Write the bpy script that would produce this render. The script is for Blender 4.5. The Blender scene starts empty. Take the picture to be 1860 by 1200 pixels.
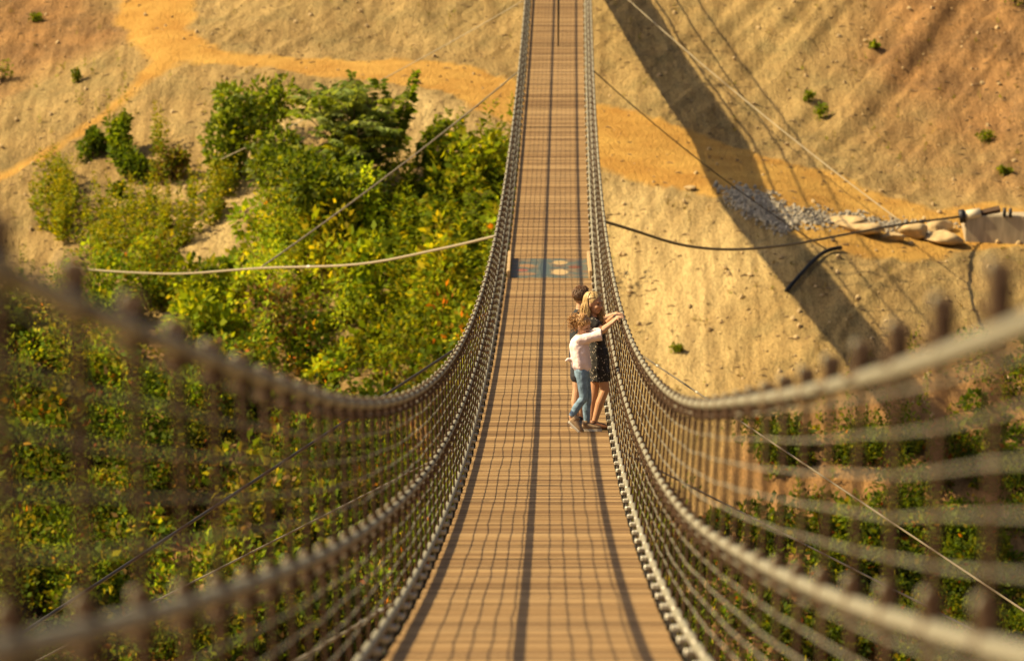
import bpy, bmesh, math, random
import numpy as np
from mathutils import Vector, Matrix, Euler

random.seed(7)
RNG = np.random.default_rng(11)
SC = bpy.context.scene
COL = SC.collection

# ------------------------------------------------------------------ camera
F = 9600.0                                   # focal length in photo pixels (1860 wide): a long telephoto lens
PITCH = math.atan(932.0 / F)
YAW = math.atan(53.0 / F)
FOCUS = 63.3
cam_d = bpy.data.cameras.new('camera')
cam = bpy.data.objects.new('camera', cam_d)
COL.objects.link(cam)
cam_d.sensor_width = 36.0
cam_d.lens = F / 1860.0 * 36.0
cam_d.clip_start = 0.3
cam_d.clip_end = 2000.0
cam.location = (0, 0, 0)
cam.rotation_euler = (math.pi / 2 - PITCH, 0, YAW)
cam_d.dof.use_dof = True
cam_d.dof.focus_distance = FOCUS
cam_d.dof.aperture_fstop = 3.5
cam_d.dof.aperture_blades = 9
SC.camera = cam

# ------------------------------------------------------------------ light
SUN_T = Vector((1.0, 0.10, -0.93)).normalized()      # direction the light travels
sun_el = math.asin(-SUN_T.z)
sun_az = math.atan2(-SUN_T.x, -SUN_T.y)               # clockwise from +Y
world = bpy.data.worlds.new('World')
SC.world = world
world.use_nodes = True
wn = world.node_tree.nodes
sky = wn.new('ShaderNodeTexSky')
sky.sky_type = 'NISHITA'
sky.sun_disc = False
sky.sun_elevation = sun_el
sky.sun_rotation = sun_az
sky.dust_density = 6.0
sky.air_density = 1.0
wn['Background'].inputs['Strength'].default_value = 0.05
world.node_tree.links.new(sky.outputs['Color'], wn['Background'].inputs['Color'])
sun_d = bpy.data.lights.new('sun', 'SUN')
sun_d.energy = 5.0
sun_d.angle = math.radians(0.55)
sun_d.color = (1.0, 0.785, 0.43)
sun = bpy.data.objects.new('sun', sun_d)
COL.objects.link(sun)
sun.rotation_euler = SUN_T.to_track_quat('-Z', 'Y').to_euler()
sun.location = (-30, 60, 60)
SC.view_settings.view_transform = 'Standard'
SC.view_settings.look = 'None'
SC.view_settings.exposure = 0.85
SC.view_settings.gamma = 1.0
SC.view_settings.use_curve_mapping = False
SC.render.engine = 'CYCLES'
SC.cycles.use_denoising = True
SC.cycles.max_bounces = 6
SC.cycles.transparent_max_bounces = 6

# ------------------------------------------------------------------ helpers
_cp, _sp, _cy, _sy = math.cos(PITCH), math.sin(PITCH), math.cos(YAW), math.sin(YAW)
FW = np.array([-_sy * _cp, _cy * _cp, -_sp])
RT = np.array([_cy, _sy, 0.0])
UP = np.cross(RT, FW)


def ray(px, py):
    return FW + RT * (px - 930.0) / F + UP * (600.0 - py) / F


def at(px, py, Y):
    """the place at distance Y along the bridge that a surveyor at the bridge head sights at px, py"""
    r = ray(px, py)
    return r * (Y / r[1])


def _hash(ix, iy, s):
    n = (ix * 374761393 + iy * 668265263 + s * 982451653) & 0x7fffffff
    n = ((n ^ (n >> 13)) * 1274126177) & 0x7fffffff
    return ((n ^ (n >> 16)) & 0xffff) / 65535.0


def vnoise(x, y, s=0):
    x = np.asarray(x, float); y = np.asarray(y, float)
    ix = np.floor(x).astype(np.int64); iy = np.floor(y).astype(np.int64)
    fx = x - ix; fy = y - iy
    fx = fx * fx * (3 - 2 * fx); fy = fy * fy * (3 - 2 * fy)
    a = _hash(ix, iy, s); b = _hash(ix + 1, iy, s); c = _hash(ix, iy + 1, s); d = _hash(ix + 1, iy + 1, s)
    return (a * (1 - fx) + b * fx) * (1 - fy) + (c * (1 - fx) + d * fx) * fy - 0.5


def fbm(x, y, s=0, o=4):
    v = 0; a = 1.0
    for k in range(o):
        v = v + a * vnoise(x * 2 ** k, y * 2 ** k, s + k); a *= 0.5
    return v


def props(o, label=None, cat=None, group=None, kind=None):
    if label: o['label'] = label
    if cat: o['category'] = cat
    if group: o['group'] = group
    if kind: o['kind'] = kind
    return o


def empty(name, loc, **k):
    o = bpy.data.objects.new(name, None)
    COL.objects.link(o)
    o.location = loc
    o.empty_display_size = 0.2
    return props(o, **k)


def link(name, me, parent=None, loc=None, **k):
    o = bpy.data.objects.new(name, me)
    COL.objects.link(o)
    if parent: o.parent = parent
    if loc is not None: o.location = loc
    return props(o, **k)


def mesh(name, V, Fc, mat=None, smooth=False, col=None):
    me = bpy.data.meshes.new(name)
    V = np.asarray(V, float).reshape(-1, 3)
    if isinstance(Fc, np.ndarray) and Fc.ndim == 2:
        n, k = Fc.shape
        me.vertices.add(len(V)); me.vertices.foreach_set('co', V.ravel())
        me.loops.add(n * k); me.loops.foreach_set('vertex_index', Fc.astype(np.int32).ravel())
        me.polygons.add(n)
        me.polygons.foreach_set('loop_start', np.arange(0, n * k, k, dtype=np.int32))
        me.update(calc_edges=True)
    else:
        me.from_pydata([tuple(v) for v in V], [], [tuple(int(i) for i in f) for f in Fc])
        me.update()
    if smooth:
        me.polygons.foreach_set('use_smooth', np.ones(len(me.polygons), bool))
    if col is not None:
        a = me.color_attributes.new('tint', 'FLOAT_COLOR', 'POINT')
        c = np.ones((len(V), 4)); c[:, :3] = col
        a.data.foreach_set('color', c.ravel())
    if mat: me.materials.append(mat)
    return me


def tube(P, r, n=6, cap=True, ey=None):
    """verts and faces of a tube along P; r is one radius or one per point"""
    P = np.asarray(P, float); m = len(P)
    r = np.broadcast_to(np.asarray(r, float), (m,))
    T = np.gradient(P, axis=0); T /= np.linalg.norm(T, axis=1)[:, None] + 1e-12
    ref = np.array([0, 0, 1.0]) if abs(T[:, 2]).mean() < 0.8 else np.array([1.0, 0, 0])
    A = np.cross(T, ref); A /= np.linalg.norm(A, axis=1)[:, None] + 1e-12
    B = np.cross(T, A)
    an = np.arange(n) * 2 * math.pi / n
    V = P[:, None] + r[:, None, None] * (np.cos(an)[None, :, None] * A[:, None] + np.sin(an)[None, :, None] * B[:, None])
    V = V.reshape(-1, 3)
    i = np.arange(m - 1)[:, None] * n; j = np.arange(n)[None, :]
    Q = np.stack([i + j, i + (j + 1) % n, i + n + (j + 1) % n, i + n + j], -1).reshape(-1, 4)
    Fc = [tuple(q) for q in Q]
    if cap:
        Fc.append(tuple(range(n))[::-1]); Fc.append(tuple((m - 1) * n + k for k in range(n)))
    return V, Fc


def join(parts):
    V = []; Fc = []; o = 0
    for v, f in parts:
        V.append(np.asarray(v, float).reshape(-1, 3))
        Fc += [tuple(int(i) + o for i in q) for q in f]
        o += len(V[-1])
    return np.concatenate(V), Fc


BOXF = [(0, 3, 2, 1), (4, 5, 6, 7), (0, 1, 5, 4), (1, 2, 6, 5), (2, 3, 7, 6), (3, 0, 4, 7)]


def box(c, s):
    x, y, z = c; a, b, d = s[0] / 2, s[1] / 2, s[2] / 2
    V = [(x - a, y - b, z - d), (x + a, y - b, z - d), (x + a, y + b, z - d), (x - a, y + b, z - d),
         (x - a, y - b, z + d), (x + a, y - b, z + d), (x + a, y + b, z + d), (x - a, y + b, z + d)]
    return np.array(V), BOXF


def bevel_box(s, bw=0.004, seg=2):
    bm = bmesh.new()
    bmesh.ops.create_cube(bm, size=1.0)
    for v in bm.verts: v.co = Vector((v.co.x * s[0], v.co.y * s[1], v.co.z * s[2]))
    bmesh.ops.bevel(bm, geom=bm.edges[:], offset=bw, segments=seg, affect='EDGES', profile=0.5)
    V = np.array([v.co[:] for v in bm.verts]); bm.verts.index_update()
    Fc = [tuple(v.index for v in f.verts) for f in bm.faces]
    bm.free()
    return V, Fc


def ellipsoid(c, r, nu=14, nv=10, M=None):
    V = [(0, 0, 1)]
    for i in range(1, nv):
        t = math.pi * i / nv
        for j in range(nu):
            p = 2 * math.pi * j / nu
            V.append((math.sin(t) * math.cos(p), math.sin(t) * math.sin(p), math.cos(t)))
    V.append((0, 0, -1))
    Fc = []
    for j in range(nu):
        Fc.append((0, 1 + j, 1 + (j + 1) % nu))
        for i in range(nv - 2):
            a = 1 + i * nu
            Fc.append((a + j, a + nu + j, a + nu + (j + 1) % nu, a + (j + 1) % nu))
        a = 1 + (nv - 2) * nu
        Fc.append((a + j, len(V) - 1, a + (j + 1) % nu))
    V = np.array(V) * np.asarray(r)
    if M is not None: V = V @ np.asarray(M.to_3x3()).T
    return V + np.asarray(c, float), Fc


# ------------------------------------------------------------------ materials
def nmat(name):
    m = bpy.data.materials.new(name)
    m.use_nodes = True
    nt = m.node_tree
    return m, nt, nt.nodes['Principled BSDF']


def N(nt, t, **k):
    n = nt.nodes.new(t)
    for a, b in k.items(): setattr(n, a, b)
    return n


def simple(name, col, rough=0.7, metal=0.0, var=0.25, scale=30.0, bump=0.0, stretch=(1, 1, 1), spec=0.3, coord='Object'):
    """base colour with procedural blotches and fine relief"""
    m, nt, b = nmat(name)
    col = [c * 0.84 for c in col]
    tc = N(nt, 'ShaderNodeTexCoord'); mp = N(nt, 'ShaderNodeMapping')
    mp.inputs['Scale'].default_value = stretch
    nt.links.new(tc.outputs[coord], mp.inputs['Vector'])
    nz = N(nt, 'ShaderNodeTexNoise'); nz.inputs['Scale'].default_value = scale; nz.inputs['Detail'].default_value = 4
    nt.links.new(mp.outputs[0], nz.inputs['Vector'])
    rp = N(nt, 'ShaderNodeValToRGB')
    rp.color_ramp.elements[0].position = 0.3; rp.color_ramp.elements[1].position = 0.72
    rp.color_ramp.elements[0].color = [c * (1 - var) for c in col] + [1]
    rp.color_ramp.elements[1].color = [min(1, c * (1 + var)) for c in col] + [1]
    nt.links.new(nz.outputs['Fac'], rp.inputs['Fac'])
    nt.links.new(rp.outputs['Color'], b.inputs['Base Color'])
    b.inputs['Roughness'].default_value = rough
    b.inputs['Metallic'].default_value = metal
    b.inputs['Specular IOR Level'].default_value = spec
    if bump:
        bp = N(nt, 'ShaderNodeBump'); bp.inputs['Strength'].default_value = bump; bp.inputs['Distance'].default_value = 0.02
        nt.links.new(nz.outputs['Fac'], bp.inputs['Height']); nt.links.new(bp.outputs[0], b.inputs['Normal'])
    return m


def mat_wood():
    m, nt, b = nmat('deck_wood')
    g = N(nt, 'ShaderNodeNewGeometry'); sp = N(nt, 'ShaderNodeSeparateXYZ')
    nt.links.new(g.outputs['Position'], sp.inputs[0])
    dv = N(nt, 'ShaderNodeMath', operation='DIVIDE'); dv.inputs[1].default_value = PLANK
    fl = N(nt, 'ShaderNodeMath', operation='FLOOR')
    nt.links.new(sp.outputs['Y'], dv.inputs[0]); nt.links.new(dv.outputs[0], fl.inputs[0])
    wn_ = N(nt, 'ShaderNodeTexWhiteNoise', noise_dimensions='1D'); nt.links.new(fl.outputs[0], wn_.inputs['W'])
    rp = N(nt, 'ShaderNodeValToRGB')
    e = rp.color_ramp.elements
    e[0].color = (0.085, 0.048, 0.022, 1); y_ = e.new(0.07); y_.color = (0.145, 0.082, 0.036, 1); e[-1].color = (0.345, 0.23, 0.112, 1)
    x = e.new(0.5); x.color = (0.245, 0.152, 0.068, 1)
    nt.links.new(wn_.outputs['Value'], rp.inputs['Fac'])
    cb = N(nt, 'ShaderNodeCombineXYZ')
    mx = N(nt, 'ShaderNodeMath', operation='MULTIPLY'); mx.inputs[1].default_value = 2.2
    my = N(nt, 'ShaderNodeMath', operation='MULTIPLY'); my.inputs[1].default_value = 60
    nt.links.new(sp.outputs['X'], mx.inputs[0]); nt.links.new(sp.outputs['Y'], my.inputs[0])
    nt.links.new(mx.outputs[0], cb.inputs[0]); nt.links.new(my.outputs[0], cb.inputs[1])
    nt.links.new(wn_.outputs['Value'], cb.inputs[2])
    nz = N(nt, 'ShaderNodeTexNoise'); nz.inputs['Scale'].default_value = 1.0; nz.inputs['Detail'].default_value = 3
    nt.links.new(cb.outputs[0], nz.inputs['Vector'])
    mix = N(nt, 'ShaderNodeMix', data_type='RGBA', blend_type='OVERLAY'); mix.inputs['Factor'].default_value = 0.95
    nt.links.new(rp.outputs['Color'], mix.inputs['A']); nt.links.new(nz.outputs['Fac'], mix.inputs['B'])
    nt.links.new(mix.outputs['Result'], b.inputs['Base Color'])
    b.inputs['Roughness'].default_value = 0.75
    b.inputs['Specular IOR Level'].default_value = 0.2
    bp = N(nt, 'ShaderNodeBump'); bp.inputs['Strength'].default_value = 0.4; bp.inputs['Distance'].default_value = 0.004
    nt.links.new(nz.outputs['Fac'], bp.inputs['Height']); nt.links.new(bp.outputs[0], b.inputs['Normal'])
    return m


def mat_leaf(name, tint='tint', trans=0.5):
    m, nt, b = nmat(name)
    at_ = N(nt, 'ShaderNodeAttribute', attribute_name=tint)
    oi = N(nt, 'ShaderNodeObjectInfo')
    hs = N(nt, 'ShaderNodeHueSaturation')
    mr = N(nt, 'ShaderNodeMapRange'); mr.inputs[3].default_value = 0.9; mr.inputs[4].default_value = 1.12
    nt.links.new(oi.outputs['Random'], mr.inputs[0]); nt.links.new(mr.outputs[0], hs.inputs['Value'])
    nt.links.new(at_.outputs['Color'], hs.inputs['Color'])
    nt.links.new(hs.outputs[0], b.inputs['Base Color'])
    b.inputs['Roughness'].default_value = 0.6
    b.inputs['Specular IOR Level'].default_value = 0.08
    tr = N(nt, 'ShaderNodeBsdfTranslucent')
    tm = N(nt, 'ShaderNodeMix', data_type='RGBA', blend_type='MULTIPLY'); tm.inputs['Factor'].default_value = 1.0
    tm.inputs['B'].default_value = (1.7, 1.5, 0.5, 1)
    nt.links.new(hs.outputs[0], tm.inputs['A']); nt.links.new(tm.outputs['Result'], tr.inputs['Color'])
    ms = N(nt, 'ShaderNodeMixShader'); ms.inputs[0].default_value = trans
    out = nt.nodes['Material Output']
    nt.links.new(b.outputs[0], ms.inputs[1]); nt.links.new(tr.outputs[0], ms.inputs[2])
    nt.links.new(ms.outputs[0], out.inputs['Surface'])
    return m


def mat_ground():
    m, nt, b = nmat('hillside_soil')
    L = nt.links.new
    g = N(nt, 'ShaderNodeNewGeometry')
    msk = N(nt, 'ShaderNodeAttribute', attribute_name='mask')      # r path, g pale sand, b brown earth
    sp = N(nt, 'ShaderNodeSeparateColor'); L(msk.outputs['Color'], sp.inputs[0])

    def noise(scale, det=4, rot=0, st=(1, 1, 1), rough=0.55):
        mp = N(nt, 'ShaderNodeMapping'); mp.inputs['Scale'].default_value = st; mp.inputs['Rotation'].default_value = (0, 0, rot)
        L(g.outputs['Position'], mp.inputs['Vector'])
        n = N(nt, 'ShaderNodeTexNoise'); n.inputs['Scale'].default_value = scale; n.inputs['Detail'].default_value = det
        n.inputs['Roughness'].default_value = rough
        L(mp.outputs[0], n.inputs['Vector'])
        return n.outputs['Fac']

    def ramp(f, els):
        r = N(nt, 'ShaderNodeValToRGB')
        r.color_ramp.elements[0].position = els[0][0]; r.color_ramp.elements[0].color = (*els[0][1], 1)
        r.color_ramp.elements[1].position = els[-1][0]; r.color_ramp.elements[1].color = (*els[-1][1], 1)
        for p, c in els[1:-1]:
            x = r.color_ramp.elements.new(p); x.color = (*c, 1)
        L(f, r.inputs['Fac'])
        return r.outputs['Color']

    def mix(f, a, c, mode='MIX'):
        x = N(nt, 'ShaderNodeMix', data_type='RGBA', blend_type=mode)
        if isinstance(f, float): x.inputs['Factor'].default_value = f
        else: L(f, x.inputs['Factor'])
        L(a, x.inputs['A'])
        if isinstance(c, tuple): x.inputs['B'].default_value = (*c, 1)
        else: L(c, x.inputs['B'])
        return x.outputs['Result']

    big = noise(0.32, 4)
    base = ramp(big, [(0.28, (0.315, 0.22, 0.095)), (0.5, (0.375, 0.268, 0.118)), (0.74, (0.44, 0.315, 0.14))])
    olive = ramp(noise(0.75, 5), [(0.44, (0, 0, 0)), (0.78, (0.9, 0.9, 0.9))])
    base = mix(olive, base, (0.24, 0.195, 0.092))
    base = mix(sp.outputs['Green'], base, (0.56, 0.43, 0.215))
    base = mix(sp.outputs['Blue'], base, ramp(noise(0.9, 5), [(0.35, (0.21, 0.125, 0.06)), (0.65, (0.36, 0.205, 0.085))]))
    rill = ramp(noise(1.0, 4, rot=0.55, st=(3.6, 0.28, 0.4)), [(0.36, (0.5, 0.43, 0.37)), (0.6, (1.15, 1.12, 1.05))])
    base = mix(0.55, base, rill, 'MULTIPLY')
    fine = noise(11.0, 6, rot=0.45, st=(2.0, 0.5, 1), rough=0.7)
    base = mix(0.85, base, ramp(fine, [(0.32, (0.45, 0.42, 0.38)), (0.5, (0.97, 0.97, 0.97)), (0.68, (1.32, 1.3, 1.26))]), 'MULTIPLY')
    path = ramp(noise(0.8, 5), [(0.3, (0.40, 0.21, 0.050)), (0.7, (0.56, 0.345, 0.092))])
    path = mix(0.5, path, ramp(fine, [(0.3, (0.72, 0.7, 0.66)), (0.7, (1.2, 1.2, 1.2))]), 'MULTIPLY')
    edge = N(nt, 'ShaderNodeMath', operation='MULTIPLY_ADD')
    L(noise(1.6, 4), edge.inputs[0]); edge.inputs[1].default_value = 0.7
    sub = N(nt, 'ShaderNodeMath', operation='SUBTRACT'); L(sp.outputs['Red'], sub.inputs[0]); sub.inputs[1].default_value = 0.35
    L(sub.outputs[0], edge.inputs[2])
    pf = ramp(edge.outputs[0], [(0.22, (0, 0, 0)), (0.8, (1, 1, 1))])
    base = mix(pf, base, path)
    base = mix(1.0, base, (0.97, 0.965, 0.95), 'MULTIPLY')
    L(base, b.inputs['Base Color'])
    b.inputs['Roughness'].default_value = 0.95
    b.inputs['Specular IOR Level'].default_value = 0.1
    bp = N(nt, 'ShaderNodeBump'); bp.inputs['Strength'].default_value = 0.9; bp.inputs['Distance'].default_value = 0.16
    L(noise(5.0, 7, rot=0.45, st=(1.8, 0.55, 1), rough=0.72), bp.inputs['Height']); L(bp.outputs[0], b.inputs['Normal'])
    return m


PLANK = 0.141
M_WOOD = mat_wood()
M_GROUND = mat_ground()
M_LEAF = mat_leaf('leaves')
M_STEM = simple('woody_stem', (0.10, 0.065, 0.035), 0.9, var=0.4, scale=12)
M_GALV = simple('galvanised_steel', (0.55, 0.53, 0.46), 0.45, 0.35, var=0.3, scale=40, bump=0.2)
M_CABLE = simple('wire_rope', (0.33, 0.31, 0.235), 0.55, 0.2, var=0.35, scale=60, bump=0.5)
M_ROD = simple('brown_hanger_rod', (0.078, 0.040, 0.022), 0.6, 0.25, var=0.4, scale=25)
M_CLAMP = simple('weathered_clamp', (0.13, 0.078, 0.045), 0.6, 0.1, var=0.4, scale=35, bump=0.2)
M_BLACK = simple('black_rubber', (0.018, 0.016, 0.014), 0.5, 0.0, var=0.3, scale=30)
M_DARKCABLE = simple('dark_wire_rope', (0.055, 0.045, 0.035), 0.5, 0.4, var=0.3, scale=60)
M_CONC = simple('concrete', (0.44, 0.36, 0.245), 0.9, 0.0, var=0.22, scale=3.0, bump=0.3, stretch=(3, 3, 0.6))
M_ROCK = simple('sandstone', (0.52, 0.38, 0.20), 0.95, 0.0, var=0.3, scale=4.0, bump=0.6)
M_GRAVEL = simple('blue_grey_gravel', (0.37, 0.33, 0.265), 0.9, 0.0, var=0.4, scale=5.0, bump=0.4)
M_STEELDARK = simple('dark_steel', (0.05, 0.05, 0.055), 0.5, 0.5, var=0.3, scale=30)

# ------------------------------------------------------------------ bridge geometry
Y_A, Y_B = 0.6, 197.0
HALF = 0.775
POST = 1.38
POST0 = 8.37
H_TOP, H_MID, H_BOT = 1.33, 0.70, 0.11
WIRE_F = (0.245, 0.415, 0.58, 0.75, 0.91)


def deck(Y):
    return -0.0625 + 1.98e-4 * Y + 2.077e-5 * Y * Y, -0.763 - 0.15355 * Y + 7.8657e-4 * Y * Y


def sstep(a, b, x):
    t = np.clip((np.asarray(x, float) - a) / (b - a), 0, 1)
    return t * t * (3 - 2 * t)


def flare(Y, side):
    return (0.035 if side < 0 else 0.04 + 0.10 * float(sstep(15, 48, Y)))


def rail(Y, side, h):
    x, z = deck(Y)
    if h > 0.2: h = h * (1 - (0.05 * (1 - float(sstep(5, 18, Y))) if side < 0 else 0.09 * (1 - float(sstep(5, 24, Y)))))
    x = x + 0.05 * (1 - float(sstep(9, 30, Y)))
    return np.array([x + side * (HALF + 0.045 + flare(Y, side) * h / H_TOP), Y, z + h])


# ------------------------------------------------------------------ terrain
CTRL = []


def cp(px, py, Y): CTRL.append(at(px, py, Y))


for px, py, Y in [(1147, 0, 172.5), (1207, 100, 167), (1272, 190, 162.9), (1315, 250, 160.4), (1340, 310, 155.8), (1370, 370, 151.7),
                  (1425, 440, 149.3), (1492, 520, 147), (1573, 620, 143.9), (1680, 760, 140.2), (1800, 900, 137.2),
                  (0, -60, 180), (0, 150, 171), (0, 330, 162), (0, 600, 152.5), (0, 900, 143), (0, 1200, 134.5),
                  (300, -60, 178.5), (290, 95, 169), (300, 300, 161.5), (300, 600, 151.5), (300, 900, 142.5), (300, 1200, 134),
                  (600, -60, 177), (600, 95, 169), (600, 140, 164.8), (600, 400, 155.5), (600, 700, 147), (600, 1200, 133.5),
                  (900, -60, 176), (900, 115, 167.5), (900, 200, 161), (900, 400, 153.5), (900, 700, 145.5), (900, 1200, 133),
                  (1100, 200, 163), (1100, 310, 156), (1100, 450, 151.5), (1150, 620, 147), (1200, 800, 142), (1200, 1200, 132.5),
                  (1600, -60, 172.5), (1600, 150, 164.5), (1620, 340, 157), (1640, 420, 152.3), (1500, 760, 140.5), (1500, 1000, 135), (1500, 1250, 130.5),
                  (1860, -60, 171), (1860, 150, 163.5), (1860, 350, 156), (1860, 450, 151.8), (1860, 650, 144), (1860, 1050, 133.5), (1860, 1250, 129.5)]:
    cp(px, py, Y)
for x in (-34, -17, 0, 17, 34):
    for y, z in ((206, 1.0), (225, 7.0), (262, 22.0), (112, -24.5), (95, -29), (70, -28.5), (40, -19), (12, -7.5), (-12, -3.2), (-40, 1)):
        CTRL.append(np.array([x, y, z + 0.06 * abs(x) * (1 if y < 60 else 0)]))
for s in (-1, 1):
    for y, z in ((190, -2.0), (165, -8), (150, -12.5), (135, -17.5)):
        CTRL.append(np.array([s * 34, y, z + 1.0]))
CTRL = np.array(CTRL)


def tps(r2): return r2 * np.log(r2 + 1e-9)


_n = len(CTRL)
_K = tps(((CTRL[:, None, :2] - CTRL[None, :, :2]) ** 2).sum(-1)) + np.eye(_n) * 2.0
_Pm = np.c_[np.ones(_n), CTRL[:, :2]]
_S = np.block([[_K, _Pm], [_Pm.T, np.zeros((3, 3))]])
_sol = np.linalg.solve(_S, np.r_[CTRL[:, 2], 0, 0, 0])


def ground(x, y):
    x = np.asarray(x, float); y = np.asarray(y, float)
    sh = x.shape
    X = x.ravel(); Yy = y.ravel(); out = np.empty(len(X))
    for i in range(0, len(X), 20000):
        a = X[i:i + 20000]; b = Yy[i:i + 20000]
        r2 = (a[:, None] - CTRL[None, :, 0]) ** 2 + (b[:, None] - CTRL[None, :, 1]) ** 2
        out[i:i + 20000] = tps(r2) @ _sol[:_n] + _sol[_n] + _sol[_n + 1] * a + _sol[_n + 2] * b
    return out.reshape(sh)


_gy = np.arange(112, 196, 0.2)
HF = None                                    # the finished height field once the terrain is built


def height(x, y):
    if HF is None: return ground(x, y)
    xs, ys, Z = HF
    i = np.clip(np.searchsorted(xs, x) - 1, 0, len(xs) - 2); j = np.clip(np.searchsorted(ys, y) - 1, 0, len(ys) - 2)
    a = (x - xs[i]) / (xs[i + 1] - xs[i]); b = (y - ys[j]) / (ys[j + 1] - ys[j])
    return (Z[j, i] * (1 - a) + Z[j, i + 1] * a) * (1 - b) + (Z[j + 1, i] * (1 - a) + Z[j + 1, i + 1] * a) * b


def hit(px, py):
    r = ray(px, py)
    Y = _gy
    X = r[0] / r[1] * Y; Z = r[2] / r[1] * Y
    d = Z - height(X, Y)
    k = np.where(d < 0)[0]
    if len(k) == 0 or k[0] == 0: return np.array([X[0], Y[0], float(height(X[:1], Y[:1])[0])])
    k = k[0]; t = d[k - 1] / (d[k - 1] - d[k])
    y = Y[k - 1] + t * 0.2
    return np.array([r[0] / r[1] * y, y, r[2] / r[1] * y])


def hits(pts): return np.array([hit(*p) for p in pts])


def poly_sd(x, y, poly):
    """signed distance to a polygon in plan, positive inside"""
    inside = np.zeros(x.shape, bool); dist = np.full(x.shape, 1e9)
    n = len(poly)
    for i in range(n):
        ax, ay = poly[i][:2]; bx, by = poly[(i + 1) % n][:2]
        dx, dy = bx - ax, by - ay
        t = np.clip(((x - ax) * dx + (y - ay) * dy) / (dx * dx + dy * dy + 1e-12), 0, 1)
        dist = np.minimum(dist, np.hypot(x - ax - t * dx, y - ay - t * dy))
        c = ((ay > y) != (by > y)) & (x < (bx - ax) * (y - ay) / (by - ay + 1e-12) + ax)
        inside ^= c
    return np.where(inside, dist, -dist)


PATH_PX = [(365, -80), (352, 10), (345, 45), (370, 75), (420, 96), (520, 98), (640, 105), (780, 108), (880, 125), (945, 152), (1010, 168),
           (1090, 185), (1200, 215), (1300, 248), (1400, 278), (1500, 312), (1600, 352), (1700, 380), (1800, 368), (1960, 380),
           (1960, 446), (1850, 442), (1740, 455), (1650, 470), (1560, 462), (1480, 440), (1400, 395), (1310, 352), (1220, 335), (1130, 318), (1085, 300), (1000, 262), (925, 215),
           (870, 192), (800, 162), (700, 146), (600, 132), (500, 117), (420, 114), (335, 110), (300, 122), (240, 168), (160, 238), (60, 300), (-60, 350),
           (-60, 338), (50, 288), (150, 222), (225, 160), (268, 118), (272, 105), (250, 80), (228, 60), (214, 15), (212, -80)]
PATH_W = hits(PATH_PX)
SAND = [hits(p) for p in ([(1090, 330), (1180, 345), (1300, 380), (1400, 470), (1330, 560), (1300, 700), (1180, 700), (1100, 560)],
                          [(300, 480), (400, 440), (480, 340), (450, 330), (350, 400), (260, 470)],
                          [(420, 230), (560, 170), (760, 165), (930, 240), (900, 290), (780, 230), (620, 210), (430, 300)])]
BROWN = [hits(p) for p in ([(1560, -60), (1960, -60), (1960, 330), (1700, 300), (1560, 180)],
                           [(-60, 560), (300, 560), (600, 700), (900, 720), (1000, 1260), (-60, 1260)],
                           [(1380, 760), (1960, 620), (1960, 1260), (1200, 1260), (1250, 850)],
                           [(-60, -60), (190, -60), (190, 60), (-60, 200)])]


def axis(a, fa, fb, b, fine, coarse):
    return np.r_[np.arange(a, fa, coarse), np.arange(fa, fb, fine), np.arange(fb, b + 0.1, coarse)]


def build_terrain():
    xs = axis(-70, -20, 20, 70, 0.13, 1.6); ys = axis(-45, 124, 182, 265, 0.13, 1.6)
    GX, GY = np.meshgrid(xs, ys)
    Z = ground(GX, GY)
    sd = poly_sd(GX, GY, PATH_W)
    p = sstep(-0.35, 0.35, sd + 0.5 * fbm(GX * 0.7, GY * 0.7, 5))
    far = sstep(100, 126, GY)
    rough = 0.14 * fbm(GX * 0.45, GY * 0.3, 1, 3) + 0.06 * fbm(GX * 1.7 + GY * 0.4, GY * 0.7, 9, 4) + 0.05 * fbm(GX * 3.2 - GY * 0.8, GY * 1.6, 21, 3)
    right = sstep(3, 9, GX) * sstep(158, 163, GY)
    u = (5 * GX - 2.4 * GY) / 5.5; v_ = (2.4 * GX + 5 * GY) / 5.5
    rough = rough - 0.30 * right * (1 - np.abs(2 * fbm(u * 0.9, v_ * 0.06, 51, 3)))
    rough = rough - 0.10 * (1 - np.abs(2 * fbm(u * 2.3, v_ * 0.12, 61, 3))) * sstep(120, 130, GY)
    Z = Z + rough * (1 - 0.75 * p) * (0.3 + 0.7 * far)
    Z = Z - 0.06 * p
    sand = np.zeros_like(Z)
    for q in SAND: sand = np.maximum(sand, sstep(-1.5, 1.2, poly_sd(GX, GY, q) + 1.2 * fbm(GX * 0.5, GY * 0.5, 31)))
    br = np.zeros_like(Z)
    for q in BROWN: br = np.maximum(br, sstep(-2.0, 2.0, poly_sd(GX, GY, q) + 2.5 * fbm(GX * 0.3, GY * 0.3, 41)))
    mask = np.stack([p, sand * 0.8, br, np.ones_like(p)], -1)
    nx, ny = len(xs), len(ys)
    V = np.stack([GX, GY, Z], -1).reshape(-1, 3)
    i, j = np.meshgrid(np.arange(nx - 1), np.arange(ny - 1))
    Q = np.stack([j * nx + i, j * nx + i + 1, (j + 1) * nx + i + 1, (j + 1) * nx + i], -1).reshape(-1, 4)
    onpath = (p.reshape(-1)[Q].mean(1) > 0.5)
    for nm, sel in (('hillside', ~onpath), ('dirt_path', onpath)):
        q = Q[sel]
        used, inv = np.unique(q, return_inverse=True)
        me = mesh(nm, V[used], inv.reshape(q.shape), M_GROUND, True)
        a = me.color_attributes.new('mask', 'FLOAT_COLOR', 'POINT')
        a.data.foreach_set('color', mask.reshape(-1, 4)[used].ravel())
        link(nm, me, kind='structure')
    return xs, ys, Z


HF = build_terrain()

# ------------------------------------------------------------------ bridge
bx0, bz0 = deck(62.4)
BR = empty('footbridge', (0, 0, 0), label='long sagging suspension footbridge with plank deck and wire net sides', cat='bridge')

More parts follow.
